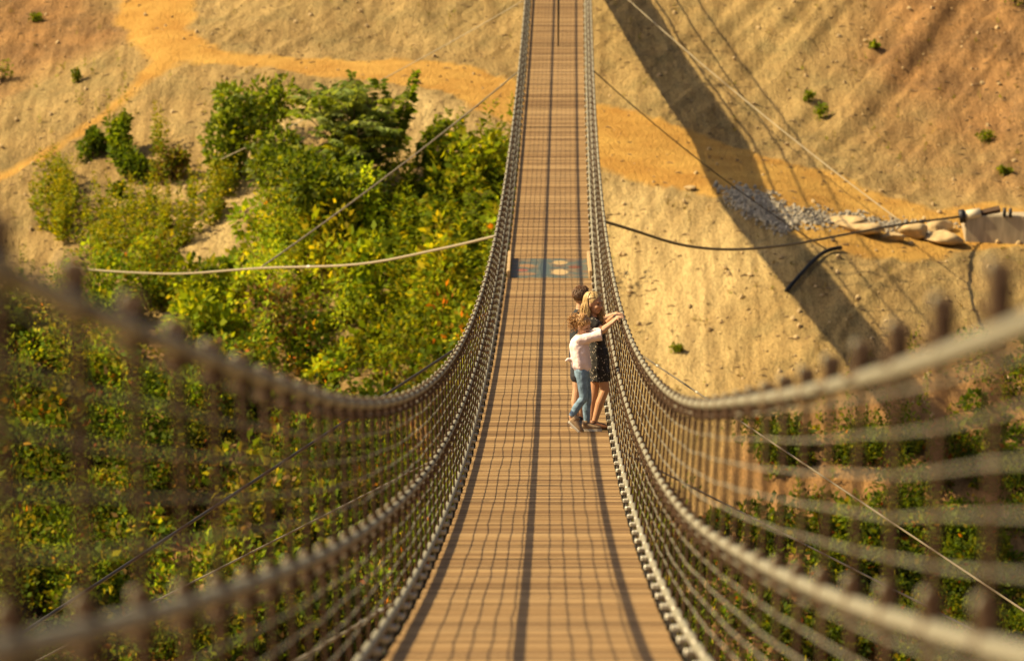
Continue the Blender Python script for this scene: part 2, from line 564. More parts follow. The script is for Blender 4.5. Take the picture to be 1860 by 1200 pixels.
# planks
pv, pf = bevel_box((2 * HALF, PLANK - 0.009, 0.038), 0.004, 1)
plank_me = mesh('plank', pv, pf, M_WOOD)
n0, n1 = int(Y_A / PLANK), int(Y_B / PLANK)
rest = []
for k in range(n0, n1):
    y = (k + 0.5) * PLANK
    x, z = deck(y)
    sl = math.atan(-0.15355 + 2 * 7.8657e-4 * y)
    dz = random.uniform(-0.0025, 0.0025); dx = random.uniform(-0.006, 0.006)
    if 27.0 < y < 69.3:
        o = link('plank', plank_me, BR, (x + dx, y, z - 0.019 + dz)); o.rotation_euler = (sl, 0, random.uniform(-0.002, 0.002))
    elif not (94.8 < y < 99.0):
        c, s = math.cos(sl), math.sin(sl)
        v = pv.copy(); v[:, 1], v[:, 2] = pv[:, 1] * c - pv[:, 2] * s, pv[:, 1] * s + pv[:, 2] * c
        rest.append((v + np.array([x + dx, y, z - 0.019 + dz]), pf))
link('planks', mesh('planks', *join(rest), M_WOOD), BR, kind='stuff')

# cables and wires along the sides
YS = np.r_[np.arange(POST0 - 5 * POST, Y_B, POST)]


def run(side, h, r, n, name, m, jit=0.0):
    P = np.array([rail(y, side, h) for y in YS])
    if jit:
        P[:, 2] += RNG.normal(0, jit, len(P)); P[:, 0] += RNG.normal(0, jit * 0.7, len(P))
    v, f = tube(P, r, n)
    link(name, mesh(name, v, f, m, True), BR)
    return P


knots = []
for side in (-1, 1):
    run(side, H_TOP, 0.023, 10, 'top_cable', M_CABLE)
    run(side, H_MID, 0.023, 10, 'middle_cable', M_CABLE)
    run(side, H_BOT, 0.026, 10, 'bottom_cable', M_CABLE)
    for lo, hi in ((H_BOT, H_MID), (H_MID, H_TOP)):
        for fr in WIRE_F:
            knots.append(run(side, lo + (hi - lo) * fr, 0.0042, 5, 'net_wire', M_CABLE, 0.0035))
    P = np.array([(deck(y)[0] + side * 0.55, y, deck(y)[1] - 0.11) for y in YS])
    link('deck_cable', mesh('deck_cable', *tube(P, 0.03, 8), M_CABLE, True), BR)
kv, kf = ellipsoid((0, 0, 0), (0.0105, 0.016, 0.0105), 6, 4)
kp = []
for P in knots:
    for q in P:
        kp.append((kv + q, kf))
link('wire_clips', mesh('wire_clips', *join(kp), M_CABLE, True), BR, kind='stuff')

# hanger posts, clamps, loops
rod_v, rod_f = bevel_box((0.018, 0.050, H_TOP + 0.12), 0.004, 1)
rod_v = rod_v + np.array([0, 0, (H_TOP - 0.09) / 2])
rod_me = mesh('post', rod_v, rod_f, M_ROD, False)
cvv, cff = bevel_box((0.052, 0.026, 0.115), 0.008, 2)
cvv = cvv + np.array([0, 0, -0.018])
bolt_v, bolt_f = tube([(-0.046, 0, -0.06), (0.046, 0, -0.06)], 0.009, 6)
cl_v, cl_f = join([(cvv, cff), (bolt_v, bolt_f), tube([(0, 0, -0.09), (0, 0, -0.16)], [0.015, 0.011], 7)])
_nb = len(cl_f)
cl_v, cl_f = join([(cl_v, cl_f), ellipsoid((-0.017, 0.004, 0.026), (0.014, 0.016, 0.020), 10, 7)])
clamp_me = mesh('rail_clamp', cl_v, cl_f, M_CLAMP, False)
clamp_me.materials.append(M_CABLE)
for _p in clamp_me.polygons:
    if _p.index >= _nb: _p.material_index = 1
ring = []
for a in np.linspace(0, 2 * math.pi, 15):
    ring.append((0.026 * math.sin(a) * (1.0 - 0.35 * math.cos(a)), 0, 0.05 * math.cos(a) + 0.035))
ring_v, ring_f = tube(np.array(ring), 0.011, 6, cap=False)
ring_me = mesh('hanger_loop', ring_v, ring_f, M_BLACK, True)
b1 = bevel_box((0.075, 0.045, 0.038), 0.008, 1); b2 = bevel_box((0.036, 0.045, 0.085), 0.008, 1)
br_v, br_f = join([(b1[0] + np.array([0, 0, 0.075]), b1[1]), (b2[0] + np.array([0.02, 0, 0.095]), b2[1]),
                   ellipsoid((-0.006, 0, 0.036), (0.013, 0.012, 0.016), 8, 6)])
brk_me = mesh('bracket', br_v, br_f, M_GALV, False)
far_p, far_c, far_l, far_b = [], [], [], []
for y in YS:
    x, z = deck(y)
    single = 7.0 < y < 108.0
    for side in (-1, 1):
        base = rail(y, side, 0.0)
        tilt = math.atan(side * flare(y, side) / H_TOP)
        jit = random.gauss(0, 0.008)
        M = Matrix.Translation(Vector(base)) @ Matrix.Rotation(tilt, 4, 'Y') @ Matrix.Rotation(jit, 4, 'X')
        Mt = M @ Matrix.Translation((0, 0, H_TOP)) @ Matrix.Rotation(random.gauss(0, 0.05), 4, 'X')
        Mm = M @ Matrix.Translation((0, 0, H_MID)) @ Matrix.Rotation(random.gauss(0, 0.05), 4, 'X')
        Ml = Matrix.Translation(Vector(base) + Vector((-side * 0.022, 0.03, 0.0))) @ Matrix.Rotation(random.gauss(0, 0.12), 4, 'Z')
        if side < 0: Mb = Ml @ Matrix.Rotation(math.pi, 4, 'Z')
        else: Mb = Ml
        if single:
            o = link('post', rod_me, BR); o.matrix_basis = M
            for mm in (Mt, Mm):
                c = link('rail_clamp', clamp_me, o); c.matrix_basis = M.inverted() @ mm
            c = link('hanger_loop', ring_me, BR); c.matrix_basis = Ml
            d = link('bracket', brk_me, c); d.matrix_basis = Ml.inverted() @ Mb
        else:
            def tf(v, m): return v @ np.array(m.to_3x3()).T + np.array(m.translation)
            far_p.append((tf(rod_v, M), rod_f)); far_c += [(tf(cl_v, Mt), cl_f), (tf(cl_v, Mm), cl_f)]
            far_l.append((tf(ring_v, Ml), ring_f)); far_b.append((tf(br_v, Mb), br_f))
link('posts', mesh('posts', *join(far_p), M_ROD, True), BR, kind='stuff')
link('rail_clamps', mesh('rail_clamps', *join(far_c), M_CLAMP), BR, kind='stuff')
link('hanger_loops', mesh('hanger_loops', *join(far_l), M_BLACK, True), BR, kind='stuff')
link('brackets', mesh('brackets', *join(far_b), M_GALV), BR, kind='stuff')
cb_v, cb_f = bevel_box((2 * HALF + 0.12, 0.06, 0.07), 0.006, 1)
cbs = [(cb_v + np.array([deck(y)[0], y, deck(y)[1] - 0.076]), cb_f) for y in YS]
link('crossbeams', mesh('crossbeams', *join(cbs), M_STEELDARK), BR, kind='stuff')


# printed floor panel at mid span, four metres long, with low edge boards
def mat_panel():
    m, nt, b = nmat('painted_floor_panel')
    L = nt.links.new
    tc = N(nt, 'ShaderNodeTexCoord')

    def layer(scale, loc, thr, prev, col, st):
        mp = N(nt, 'ShaderNodeMapping'); mp.inputs['Scale'].default_value = st; mp.inputs['Location'].default_value = loc
        L(tc.outputs['Object'], mp.inputs['Vector'])
        n = N(nt, 'ShaderNodeTexNoise'); n.inputs['Scale'].default_value = scale; n.inputs['Detail'].default_value = 2
        L(mp.outputs[0], n.inputs['Vector'])
        r = N(nt, 'ShaderNodeValToRGB'); r.color_ramp.elements[0].position = thr; r.color_ramp.elements[1].position = thr + 0.05
        L(n.outputs['Fac'], r.inputs['Fac'])
        x = N(nt, 'ShaderNodeMix', data_type='RGBA'); L(r.outputs['Color'], x.inputs['Factor'])
        if isinstance(prev, tuple): x.inputs['A'].default_value = (*prev, 1)
        else: L(prev, x.inputs['A'])
        x.inputs['B'].default_value = (*col, 1)
        return x.outputs['Result']

    def spot(cx, cy, rx, ry, prev, col):
        mp = N(nt, 'ShaderNodeMapping'); mp.inputs['Location'].default_value = (-cx / rx, -cy / ry, 0); mp.inputs['Scale'].default_value = (1 / rx, 1 / ry, 0)
        L(tc.outputs['Object'], mp.inputs['Vector'])
        ln = N(nt, 'ShaderNodeVectorMath', operation='LENGTH'); L(mp.outputs[0], ln.inputs[0])
        r = N(nt, 'ShaderNodeValToRGB'); r.color_ramp.elements[0].position = 0.75; r.color_ramp.elements[1].position = 1.0
        r.color_ramp.elements[0].color = (1, 1, 1, 1); r.color_ramp.elements[1].color = (0, 0, 0, 1)
        L(ln.outputs['Value'], r.inputs['Fac'])
        x = N(nt, 'ShaderNodeMix', data_type='RGBA'); L(r.outputs['Color'], x.inputs['Factor']); L(prev, x.inputs['A']); x.inputs['B'].default_value = (*col, 1)
        return x.outputs['Result']
    c = layer(2.0, (0, 0, 0), 0.52, (0.13, 0.19, 0.20), (0.27, 0.24, 0.17), (1.6, 0.8, 1))
    c = layer(2.6, (3, 1, 0), 0.58, c, (0.22, 0.17, 0.12), (1.5, 0.6, 1))
    c = layer(2.2, (7, 5, 0), 0.60, c, (0.10, 0.17, 0.20), (1.5, 0.6, 1))
    for cx, cy, rx, ry, col in ((0.2, 1.2, 0.16, 0.5, (0.70, 0.58, 0.32)), (0.19, -0.9, 0.17, 0.7, (0.74, 0.62, 0.36)), (-0.42, 0.5, 0.16, 0.42, (0.42, 0.28, 0.15)),
                                (-0.5, -0.5, 0.13, 0.36, (0.36, 0.15, 0.12)), (0.48, 0.2, 0.15, 0.35, (0.25, 0.10, 0.05)), (-0.42, -1.3, 0.2, 0.4, (0.38, 0.27, 0.16)),
                                (-0.1, 0.0, 0.12, 1.6, (0.10, 0.17, 0.21))):
        c = spot(cx, cy, rx, ry, c, col)
    x = N(nt, 'ShaderNodeMix', data_type='RGBA', blend_type='MULTIPLY'); x.inputs['Factor'].default_value = 1.0; L(c, x.inputs['A']); x.inputs['B'].default_value = (0.62, 0.52, 0.42, 1); c = x.outputs['Result']
    L(c, b.inputs['Base Color'])
    b.inputs['Roughness'].default_value = 0.6
    return m


PY = 96.9
px_, pz_ = deck(PY)
psl = math.atan(-0.15355 + 2 * 7.8657e-4 * PY)
fpv, fpf = bevel_box((2 * HALF - 0.14, 4.15, 0.045), 0.006, 1)
o = link('floor_panel', mesh('floor_panel', fpv, fpf, mat_panel()), BR, (px_, PY, pz_ - 0.018))
o.rotation_euler = (psl, 0, 0)
o['label'] = 'colourful printed panel set into the deck'
M_PALEWOOD = simple('pale_wood', (0.52, 0.36, 0.19), 0.8, var=0.2, scale=8, stretch=(4, 0.5, 4))
for s in (-1, 1):
    v, f = bevel_box((0.06, 4.4, 0.16), 0.008, 1)
    e = link('edge_board', mesh('edge_board', v, f, M_PALEWOOD), BR, (px_ + s * (HALF - 0.035), PY, pz_ + 0.062)); e.rotation_euler = (psl, 0, 0)

# slim dark pole that stands on the far half of the deck
py_ = 147.0
dx_, dz_ = deck(py_)
pole = empty('deck_pole', (dx_ + 0.06, py_, dz_), label='slim dark pole standing on the far deck at the top edge', cat='pole')
link('shaft', mesh('shaft', *tube([(0, 0, 0.02), (0, 0, 1.2), (0, 0, 2.6)], [0.020, 0.028, 0.036], 8), M_BLACK, True), pole)
link('base_plate', mesh('base_plate', *bevel_box((0.07, 0.10, 0.02), 0.004, 1), M_STEELDARK), pole, (0, 0, 0.011))


# ------------------------------------------------------------------ guy wires
def sag_line(A, B, sag, n=24):
    A = np.asarray(A, float); B = np.asarray(B, float)
    t = np.linspace(0, 1, n)[:, None]
    P = A + (B - A) * t
    P[:, 2] -= (4 * sag * t * (1 - t))[:, 0]
    return P


def smooth_line(pts, n=40):
    """Catmull-Rom through 3D points"""
    p = np.array(pts, float); p = np.vstack([2 * p[0] - p[1], p, 2 * p[-1] - p[-2]])
    out = []
    m = max(4, n // (len(p) - 3))
    for i in range(1, len(p) - 2):
        for t in np.linspace(0, 1, m, endpoint=False):
            a, b, c, d = p[i - 1:i + 3]
            out.append(0.5 * ((2 * b) + (c - a) * t + (2 * a - 5 * b + 4 * c - d) * t * t + (3 * b - a - 3 * c + d) * t ** 3))
    out.append(p[-2])
    return np.array(out)


def wire(name, P, r, mat, label, cat='cable', ends=()):
    root = empty(name, P[0], label=label, cat=cat, group='guy wires')
    P = np.asarray(P) - P[0]
    link('strand', mesh('strand', *tube(P, r, 8), mat, True), root)
    for t, size, m in ends:                       # swaged fittings
        i = min(len(P) - 2, int(t * (len(P) - 1)))
        d = P[i + 1] - P[i]; d = d / np.linalg.norm(d)
        c = P[i]
        L = size * 3.2
        v, f = tube([c - d * L, c - d * L * 0.85, c - d * L * 0.3, c - d * L * 0.25, c + d * L * 0.25, c + d * L * 0.3, c + d * L * 0.9, c + d * L],
                    [r * 1.1, size * 0.7, size * 0.7, size, size, size * 0.7, size * 0.7, r * 1.1], 8)
        link('fitting', mesh('fitting', v, f, m, True), root)
    return root


PALE = simple('pale_wire_rope', (0.42, 0.36, 0.25), 0.5, 0.3, var=0.3, scale=60)
# left side
nodeL = at(472, 487, 122)
wire('guy_cable', smooth_line([rail(104, -1, 0.1) + np.array([-0.05, 0, -0.05]), at(800, 452, 108), at(650, 480, 114), nodeL, at(330, 497, 136), at(225, 494, 147), hit(125, 487)]),
     0.028, PALE, 'pale guy cable sweeping left from the bridge over the green bushes', ends=((0.42, 0.045, M_GALV),))
wire('guy_wire', sag_line(nodeL, rail(142, -1, 0.05), 0.12), 0.020, PALE, 'thin pale guy wire slanting up over the largest bush to the bridge')
wire('guy_wire', sag_line(at(400, 290, 158.5), rail(158, -1, 0.05), 0.15), 0.014, PALE, 'faint upper guy wire crossing behind the tall fronds at left', )
wire('guy_cable', sag_line(rail(86, -1, -0.05), at(-120, 1254, 54), 0.0, 30), 0.022, M_DARKCABLE, 'dark straight guy cable running down left behind the wire net')
wire('guy_wire', sag_line(rail(61, -1, 0.0), at(-60, 1264, 45), 0.0, 30), 0.010, PALE, 'thin light guy wire low on the left behind the wire net')
wire('guy_wire', sag_line(rail(36.5, -1, -0.02), at(380, 1285, 31), 0.02, 30), 0.012, PALE, 'short guy wire with bright turnbuckle at the lower left deck edge',
     ends=((0.22, 0.020, M_GALV), (0.32, 0.024, M_GALV), (0.12, 0.018, M_GALV)))
# right side
ANCH = hit(1775, 440)
anc = at(1800, 385, ANCH[1] + 0.25)
wire('guy_cable', smooth_line([rail(105, 1, 0.25) + np.array([0.06, 0, 0]), at(1150, 418, 109), at(1240, 445, 117), at(1330, 453, 126), at(1430, 445, 134), at(1540, 425, 142), at(1640, 407, 148), at(1725, 396, ANCH[1] - 0.3), anc]),
     0.032, M_DARKCABLE, 'dark sagging guy cable from the bridge to the concrete anchor block', ends=((0.005, 0.06, M_BLACK), (0.82, 0.055, M_STEELDARK)))
wire('guy_wire', sag_line(rail(166, 1, 0.1), at(1640, 405, 148), 0.22), 0.015, PALE, 'long pale guy wire crossing the upper right slope to the anchor')
wire('guy_wire', sag_line(rail(142, 1, 0.1), at(1500, 452, 145), 0.25), 0.016, M_DARKCABLE, 'thin dark guy wire leaving the right rail near the top')
wire('guy_cable', sag_line(rail(85, 1, -0.05), at(1990, 1195, 55), 0.0, 30), 0.0135, simple('grey_brown_wire_rope', (0.19, 0.155, 0.105), 0.6, 0.1, var=0.3, scale=60), 'grey guy cable running down right behind the wire net', ends=((0.12, 0.024, M_GALV), (0.19, 0.024, M_GALV), (0.3, 0.022, M_GALV)))
wire('guy_wire', sag_line(rail(59.5, 1, 0.0), at(1990, 1256, 45), 0.0, 30), 0.011, M_DARKCABLE, 'thin lower guy wire at the bottom right behind the wire net')

# ------------------------------------------------------------------ anchor block and fittings
blk = empty('anchor_block', tuple(ANCH), label='pale concrete anchor block at the right edge beside the path', cat='anchor block')
bv, bf = bevel_box((3.4, 1.5, 1.5), 0.03, 2)
link('concrete_body', mesh('concrete_body', bv, bf, M_CONC), blk, (1.35, 0.75, 0.02))
link('sleeve', mesh('sleeve', *tube([(-0.35, 0.1, 0.76), (0.10, 0.1, 0.84)], 0.15, 12), simple('white_sleeve', (0.7, 0.62, 0.45), 0.5, var=0.1), True), blk)
link('collar', mesh('collar', *tube([(-0.52, 0.1, 0.735), (-0.36, 0.1, 0.76)], [0.20, 0.20], 12), M_STEELDARK, True), blk)
link('steel_strut', mesh('steel_strut', *tube([(0.10, 0.12, 0.84), (0.66, 0.2, 0.95)], [0.09, 0.11], 4), M_CLAMP, False), blk)
for k, (x, z) in enumerate(((0.78, 0.86), (0.95, 0.84))):
    link('bolt', mesh('bolt', *tube([(x, 0.0, z - 0.12), (x, 0.0, z + 0.14)], 0.05, 8), M_STEELDARK, True), blk)


def rock_mesh(name, r, seed, mat, sub=3, amp=0.22):
    bm = bmesh.new()
    bmesh.ops.create_icosphere(bm, subdivisions=sub, radius=1.0)
    rg = np.random.default_rng(seed)
    cuts = [(Vector(rg.normal(size=3)).normalized(), rg.uniform(0.5, 0.86)) for _ in range(11)]
    for v in bm.verts:
        p = v.co.copy()
        for n, d in cuts:
            k = p.dot(n) - d
            if k > 0: p -= n * k * 0.9
        q = 1 + amp * 0.35 * float(fbm(p.x * 2 + seed, p.y * 2 + p.z * 1.7, seed, 3))
        v.co = Vector((p.x * r[0] * q, p.y * r[1] * q, p.z * r[2] * q))
    me = bpy.data.meshes.new(name)
    bm.to_mesh(me); bm.free()
    me.materials.append(mat)
    me.polygons.foreach_set('use_smooth', np.ones(len(me.polygons), bool))
    return me


BOULD = [(1560, 420, (1.0, .55, .30), 'long flat pale boulder nearest the gravel, under the dark cable'), (1530, 408, (.7, .5, .28), 'pale boulder half behind the dark cable beside the gravel'),
         (1622, 436, (.36, .34, .28), 'small upright stone between the two flat boulders'), (1660, 428, (.58, .6, .42), 'rounded pale boulder left of the largest stone'),
         (1712, 440, (.78, .6, .40), 'largest flat tan boulder beside the concrete anchor block'), (1700, 418, (.6, .5, .34), 'pale stone behind the largest flat boulder'),
         (1255, 345, (.2, .2, .14), 'small lone stone at the lower edge of the path')]
for k, (px, py, r, lb) in enumerate(BOULD):
    p = hit(px, py)
    o = link('boulder', rock_mesh('boulder', (r[0], r[1], r[2] * 0.6), 60 + k, M_ROCK, 3, 0.6), None, (p[0], p[1], p[2] + r[2] * 0.35), label=lb, cat='boulder', group='boulders by the anchor')
    o.rotation_euler = (random.uniform(-.1, .1), random.uniform(-.1, .1), random.uniform(-.4, .4))

# gravel patch
protos = []
for k in range(6):
    me = rock_mesh('g', (1, 0.88, 0.75), 90 + k, M_GRAVEL, 1, 0.1)
    v = np.array([q.co[:] for q in me.vertices]); f = [tuple(p.vertices) for p in me.polygons]
    protos.append((v, f)); bpy.data.meshes.remove(me)
gp = []
GPOLY = [(1300, 338), (1340, 335), (1400, 350), (1430, 372), (1500, 382), (1580, 392), (1650, 402), (1740, 412), (1700, 428), (1600, 420), (1540, 414), (1450, 414), (1420, 428), (1370, 402), (1325, 372)]


def inpoly(px, py, poly):
    return poly_sd(np.array([px], float), np.array([py], float), poly)[0]


cnt = 0
while cnt < 2300:
    px, py = random.uniform(1290, 1745), random.uniform(330, 430)
    d = inpoly(px, py, GPOLY)
    if d < -9 or (d < 8 and random.random() < 0.55 + 0.03 * (8 - d)): continue
    cnt += 1
    p = hit(px, py); v, f = protos[cnt % 6]
    s = random.choice((0.035, 0.045, 0.055, 0.07, 0.09))
    R = np.array(Euler((random.uniform(0, 6), random.uniform(0, 6), random.uniform(0, 6))).to_matrix())
    gp.append(((v * s) @ R.T + p + np.array([0, 0, s * 0.15]), f))
link('gravel', mesh('gravel', *join(gp), M_GRAVEL), kind='stuff', label='patch of blue grey crushed stone beside the path', cat='gravel')

# black hose on the slope
hp = [hit(*q) + np.array([0, 0, 0.12]) for q in ((1428, 536), (1455, 505), (1485, 474), (1505, 462), (1528, 457))]
hs_ = empty('drain_hose', tuple(hp[0]), label='short black hose lying bent on the slope in the shadow', cat='hose')
link('hose', mesh('hose', *tube(smooth_line(hp) - hp[0], 0.06, 8), M_BLACK, True), hs_)


# ------------------------------------------------------------------ plants
def leaf_quads(C, D, L, Wd, Nn, tint):
    """folded diamond leaves: base C, direction D, length L, width Wd, normal hint Nn"""
    D = D / (np.linalg.norm(D, axis=1)[:, None] + 1e-9)
    S = np.cross(D, Nn); S /= np.linalg.norm(S, axis=1)[:, None] + 1e-9
    Up = np.cross(S, D)
    n = len(C)
    L = np.broadcast_to(L, n)[:, None]; Wd = np.broadcast_to(Wd, n)[:, None]
    mid = C + D * L * 0.45 + Up * L * 0.06
    V = np.stack([C, mid + S * Wd * 0.5 - Up * L * 0.03, C + D * L - Up * L * 0.10, mid - S * Wd * 0.5 - Up * L * 0.03], 1).reshape(-1, 3)
    Q = np.arange(4 * n).reshape(n, 4)
    return V, Q, np.repeat(tint, 4, axis=0)


def rnd_dir(n, up=0.3):
    d = RNG.normal(size=(n, 3)); d[:, 2] += up
    return d / np.linalg.norm(d, axis=1)[:, None]


PAL = {  # albedo palettes, linear
    'green': [(0.110, 0.170, 0.012), (0.140, 0.195, 0.014), (0.080, 0.135, 0.010), (0.165, 0.215, 0.016)],
    'dark': [(0.050, 0.085, 0.008), (0.070, 0.110, 0.010), (0.090, 0.125, 0.012)],
    'sage': [(0.200, 0.260, 0.070), (0.240, 0.290, 0.095), (0.160, 0.225, 0.050)],
    'lime': [(0.195, 0.235, 0.012), (0.235, 0.255, 0.012), (0.155, 0.210, 0.012), (0.120, 0.175, 0.012)],
    'yellow': [(0.265, 0.265, 0.014), (0.310, 0.285, 0.014), (0.215, 0.240, 0.014), (0.350, 0.290, 0.016)],
    'autumn': [(0.360, 0.130, 0.014), (0.320, 0.190, 0.020), (0.260, 0.075, 0.014), (0.230, 0.180, 0.016)],
    'olive': [(0.165, 0.155, 0.016), (0.130, 0.125, 0.016), (0.195, 0.165, 0.020)],
    'brown': [(0.170, 0.105, 0.040), (0.130, 0.075, 0.030), (0.220, 0.140, 0.055)],
}


def tints(n, names, w):
    names = list(names); w = np.array(w, float); w /= w.sum()
    k = RNG.choice(len(names), n, p=w)
    out = np.empty((n, 3))
    for i, nm in enumerate(names):
        s = np.where(k == i)[0]
        out[s] = np.array(PAL[nm])[RNG.integers(0, len(PAL[nm]), len(s))]
    return out * RNG.uniform(0.86, 1.14, (n, 1))


def clump(c, rx, rz, n, names, w, size=0.13, lobes=5, droop=0.0, tone=1.0):
    """leaves spread through a lobed volume"""
    c = np.asarray(c, float)
    lc = RNG.normal(size=(lobes, 3)) * np.array([rx, rx, rz * 0.6]) * 0.45 + np.array([0, 0, rz * 0.55])
    lr = RNG.uniform(0.35, 0.62, lobes)
    k = RNG.integers(0, lobes, n)
    d = rnd_dir(n, 0.15)
    rad = lr[k] * (0.45 + 0.55 * RNG.random(n) ** 0.5)
    P = c + lc[k] + d * rad[:, None] * np.array([rx, rx, rz])
    P[:, 2] = np.maximum(P[:, 2], c[2] - 0.05)
    D = d + RNG.normal(size=(n, 3)) * 0.5; D[:, 2] -= droop
    lobe_t = RNG.uniform(0.8, 1.2, lobes)[k][:, None]
    s = size * 1.35 * RNG.uniform(0.6, 1.35, n)
    return leaf_quads(P, D, s, s * RNG.uniform(0.45, 0.75, n), rnd_dir(n, 0.5), tints(n, names, w) * lobe_t * tone)


def cat_leaves(parts):
    V = np.concatenate([p[0] for p in parts]); T = np.concatenate([p[2] for p in parts])
    return V, np.arange(len(V)).reshape(-1, 4), T


def stuff_leaves(name, parts, label, cat):
    V, Q, T = cat_leaves(parts)
    o = link(name, mesh(name, V, Q, M_LEAF, False, T), kind='stuff', label=label, cat=cat)
    return o


def frond(base, d, L, nl, ll, names, w, droop=0.35, wid=0.34):
    """an arching stem with paired leaflets"""
    d = d / np.linalg.norm(d)
    t = np.linspace(0.12, 1, nl)
    P = base + d * (t * L)[:, None]; P[:, 2] -= droop * L * t ** 2
    T = np.gradient(P, axis=0); T /= np.linalg.norm(T, axis=1)[:, None]
    S = np.cross(T, [0, 0, 1.0]); S /= np.linalg.norm(S, axis=1)[:, None] + 1e-9
    C = np.concatenate([P, P]); D = np.concatenate([S + T * 0.5, -S + T * 0.5]); D[:, 2] -= 0.45
    D += RNG.normal(size=D.shape) * 0.12
    prof = np.sin(np.clip(t, 0.15, 0.86) * math.pi) ** 0.6
    s = np.concatenate([prof, prof]) * ll * RNG.uniform(0.85, 1.15, 2 * nl)
    tb = tints(1, names, w)
    tt = tb * RNG.uniform(0.85, 1.2, (2 * nl, 1))
    return leaf_quads(C, D, s, s * wid, rnd_dir(2 * nl, 0.45), tt), tube(np.vstack([base, P]), np.linspace(0.012, 0.004, nl + 1), 4, cap=False)


def plant(name, label, cat, px, py, leaves, stems, base=None, group='bushes on the slope'):
    base = hit(px, py) if base is None else base
    root = empty(name, tuple(base), label=label, cat=cat, group=group)
    V, Q, T = cat_leaves(leaves)
    link('crown', mesh('crown', V - base, Q, M_LEAF, False, T), root)
    if stems:
        v, f = join(stems)
        link('trunk' if cat == 'tree' else 'stem', mesh('stem', v - base, f, M_STEM, True), root)
    return root


def pinnate_bush(px, py, h, spread, nst, names, w, name, label, cat='bush', lean=(0.2, 0, 0), fl=1.0, nl=13, ll=0.26, fpers=9):
    b = hit(px, py); lv = []; st = []
    for k in range(nst):
        a = random.uniform(0, 6.28); q = random.uniform(0.15, 1) ** 0.7
        tip = b + np.array([math.cos(a) * spread * q + lean[0] * h, math.sin(a) * spread * q * 0.8, h * random.uniform(0.5, 1.0) * (1.1 - 0.35 * q)])
        mid = (b + tip) / 2 + np.array([-0.1 * math.cos(a), 0, 0.12 * h])
        P = smooth_line([b + np.array([math.cos(a), math.sin(a), 0]) * 0.1, mid, tip], 10)
        st.append(tube(P, np.linspace(0.035, 0.010, len(P)), 5, cap=False))
        for j in range(fpers):
            t = random.uniform(0.3, 1.0)
            o = P[int(t * (len(P) - 1))]
            aa = random.uniform(0, 6.28)
            d = np.array([math.cos(aa), math.sin(aa), random.uniform(0.2, 1.7)])
            l, s = frond(o, d, fl * random.uniform(0.6, 1.1), nl, ll, names, w)
            lv.append(l); st.append(s)
    return plant(name, label, cat, px, py, lv, st)


def leafy_bush(px, py, h, spread, n, names, w, name, label, size=0.11, nst=7, cat='bush', group='bushes on the slope'):
    b = hit(px, py); lv = []; st = []
    for k in range(nst):
        a = random.uniform(0, 6.28); q = random.uniform(0.1, 0.8)
        tip = b + np.array([math.cos(a) * spread * q, math.sin(a) * spread * q, h * random.uniform(0.45, 0.85)])
        P = smooth_line([b, (b + tip) / 2 + np.array([0, 0, 0.1 * h]), tip], 8)
        st.append(tube(P, np.linspace(0.022, 0.007, len(P)), 5, cap=False))
        lv.append(clump(tip - np.array([0, 0, h * 0.25]), spread * 0.55, h * 0.42, n // nst, names, w, size, 4))
    lv.append(clump(b, spread * 0.7, h * 0.55, n // 3, names, w, size, 5))
    return plant(name, label, cat, px, py, lv, st, group=group)


def weed(b, h, n, names, w, ll=0.16, flower=None):
    """upright stem with narrow leaves"""
    t = np.sort(RNG.random(n)) * 0.92 + 0.05
    lean = RNG.normal(size=2) * 0.10
    P = b + np.stack([lean[0] * t ** 2 * h, lean[1] * t ** 2 * h, t * h], 1)
    a = RNG.uniform(0, 6.28, n)
    D = np.stack([np.cos(a), np.sin(a), RNG.uniform(0.1, 0.9, n)], 1)
    s = ll * (1.15 - 0.7 * t) * RNG.uniform(0.7, 1.2, n)
    T = tints(n, names, w)
    if flower:
        k = t > 0.72
        T[k] = tints(int(k.sum()), [flower], [1])
    return leaf_quads(P, D, s, s * 0.34, rnd_dir(n, 0.4), T)


# --- distinct bushes
pinnate_bush(650, 385, 4.3, 2.3, 24, ('sage', 'lime'), (6, 1.5), 'bush', 'largest bush, tall with arching feathery fronds, behind the slanting wire', lean=(-0.03, 0, 0), fl=1.15, nl=13, ll=0.34, fpers=10)
leafy_bush(590, 425, 2.6, 2.3, 6000, ('green', 'sage', 'lime', 'dark'), (4, 3, 4, 1), 'bush', 'dense dark green bush in front of the tall feathery one', 0.15)
def leader(px, py, tips, label):
    b = hit(px, py); lv = []; st = []
    for (tx, ty, L0, nl, ll) in tips:
        tip = at(tx, ty, b[1] - 0.5); d = tip - b
        l, q = frond(b + d * L0, d * (1 - L0) + np.array([0, 0, 0.05]), np.linalg.norm(d) * (1 - L0) * 1.04, nl, ll, ('green', 'sage'), (3, 1), 0.06, 0.5)
        lv.append(l); st += [q, tube([b, b + d * L0 * 0.5 + np.array([-0.05, 0, 0.05]), b + d * L0 * 1.05], [0.03, 0.022, 0.014], 5, cap=False)]
    return plant('sapling', label, 'sapling', px, py, lv, st)


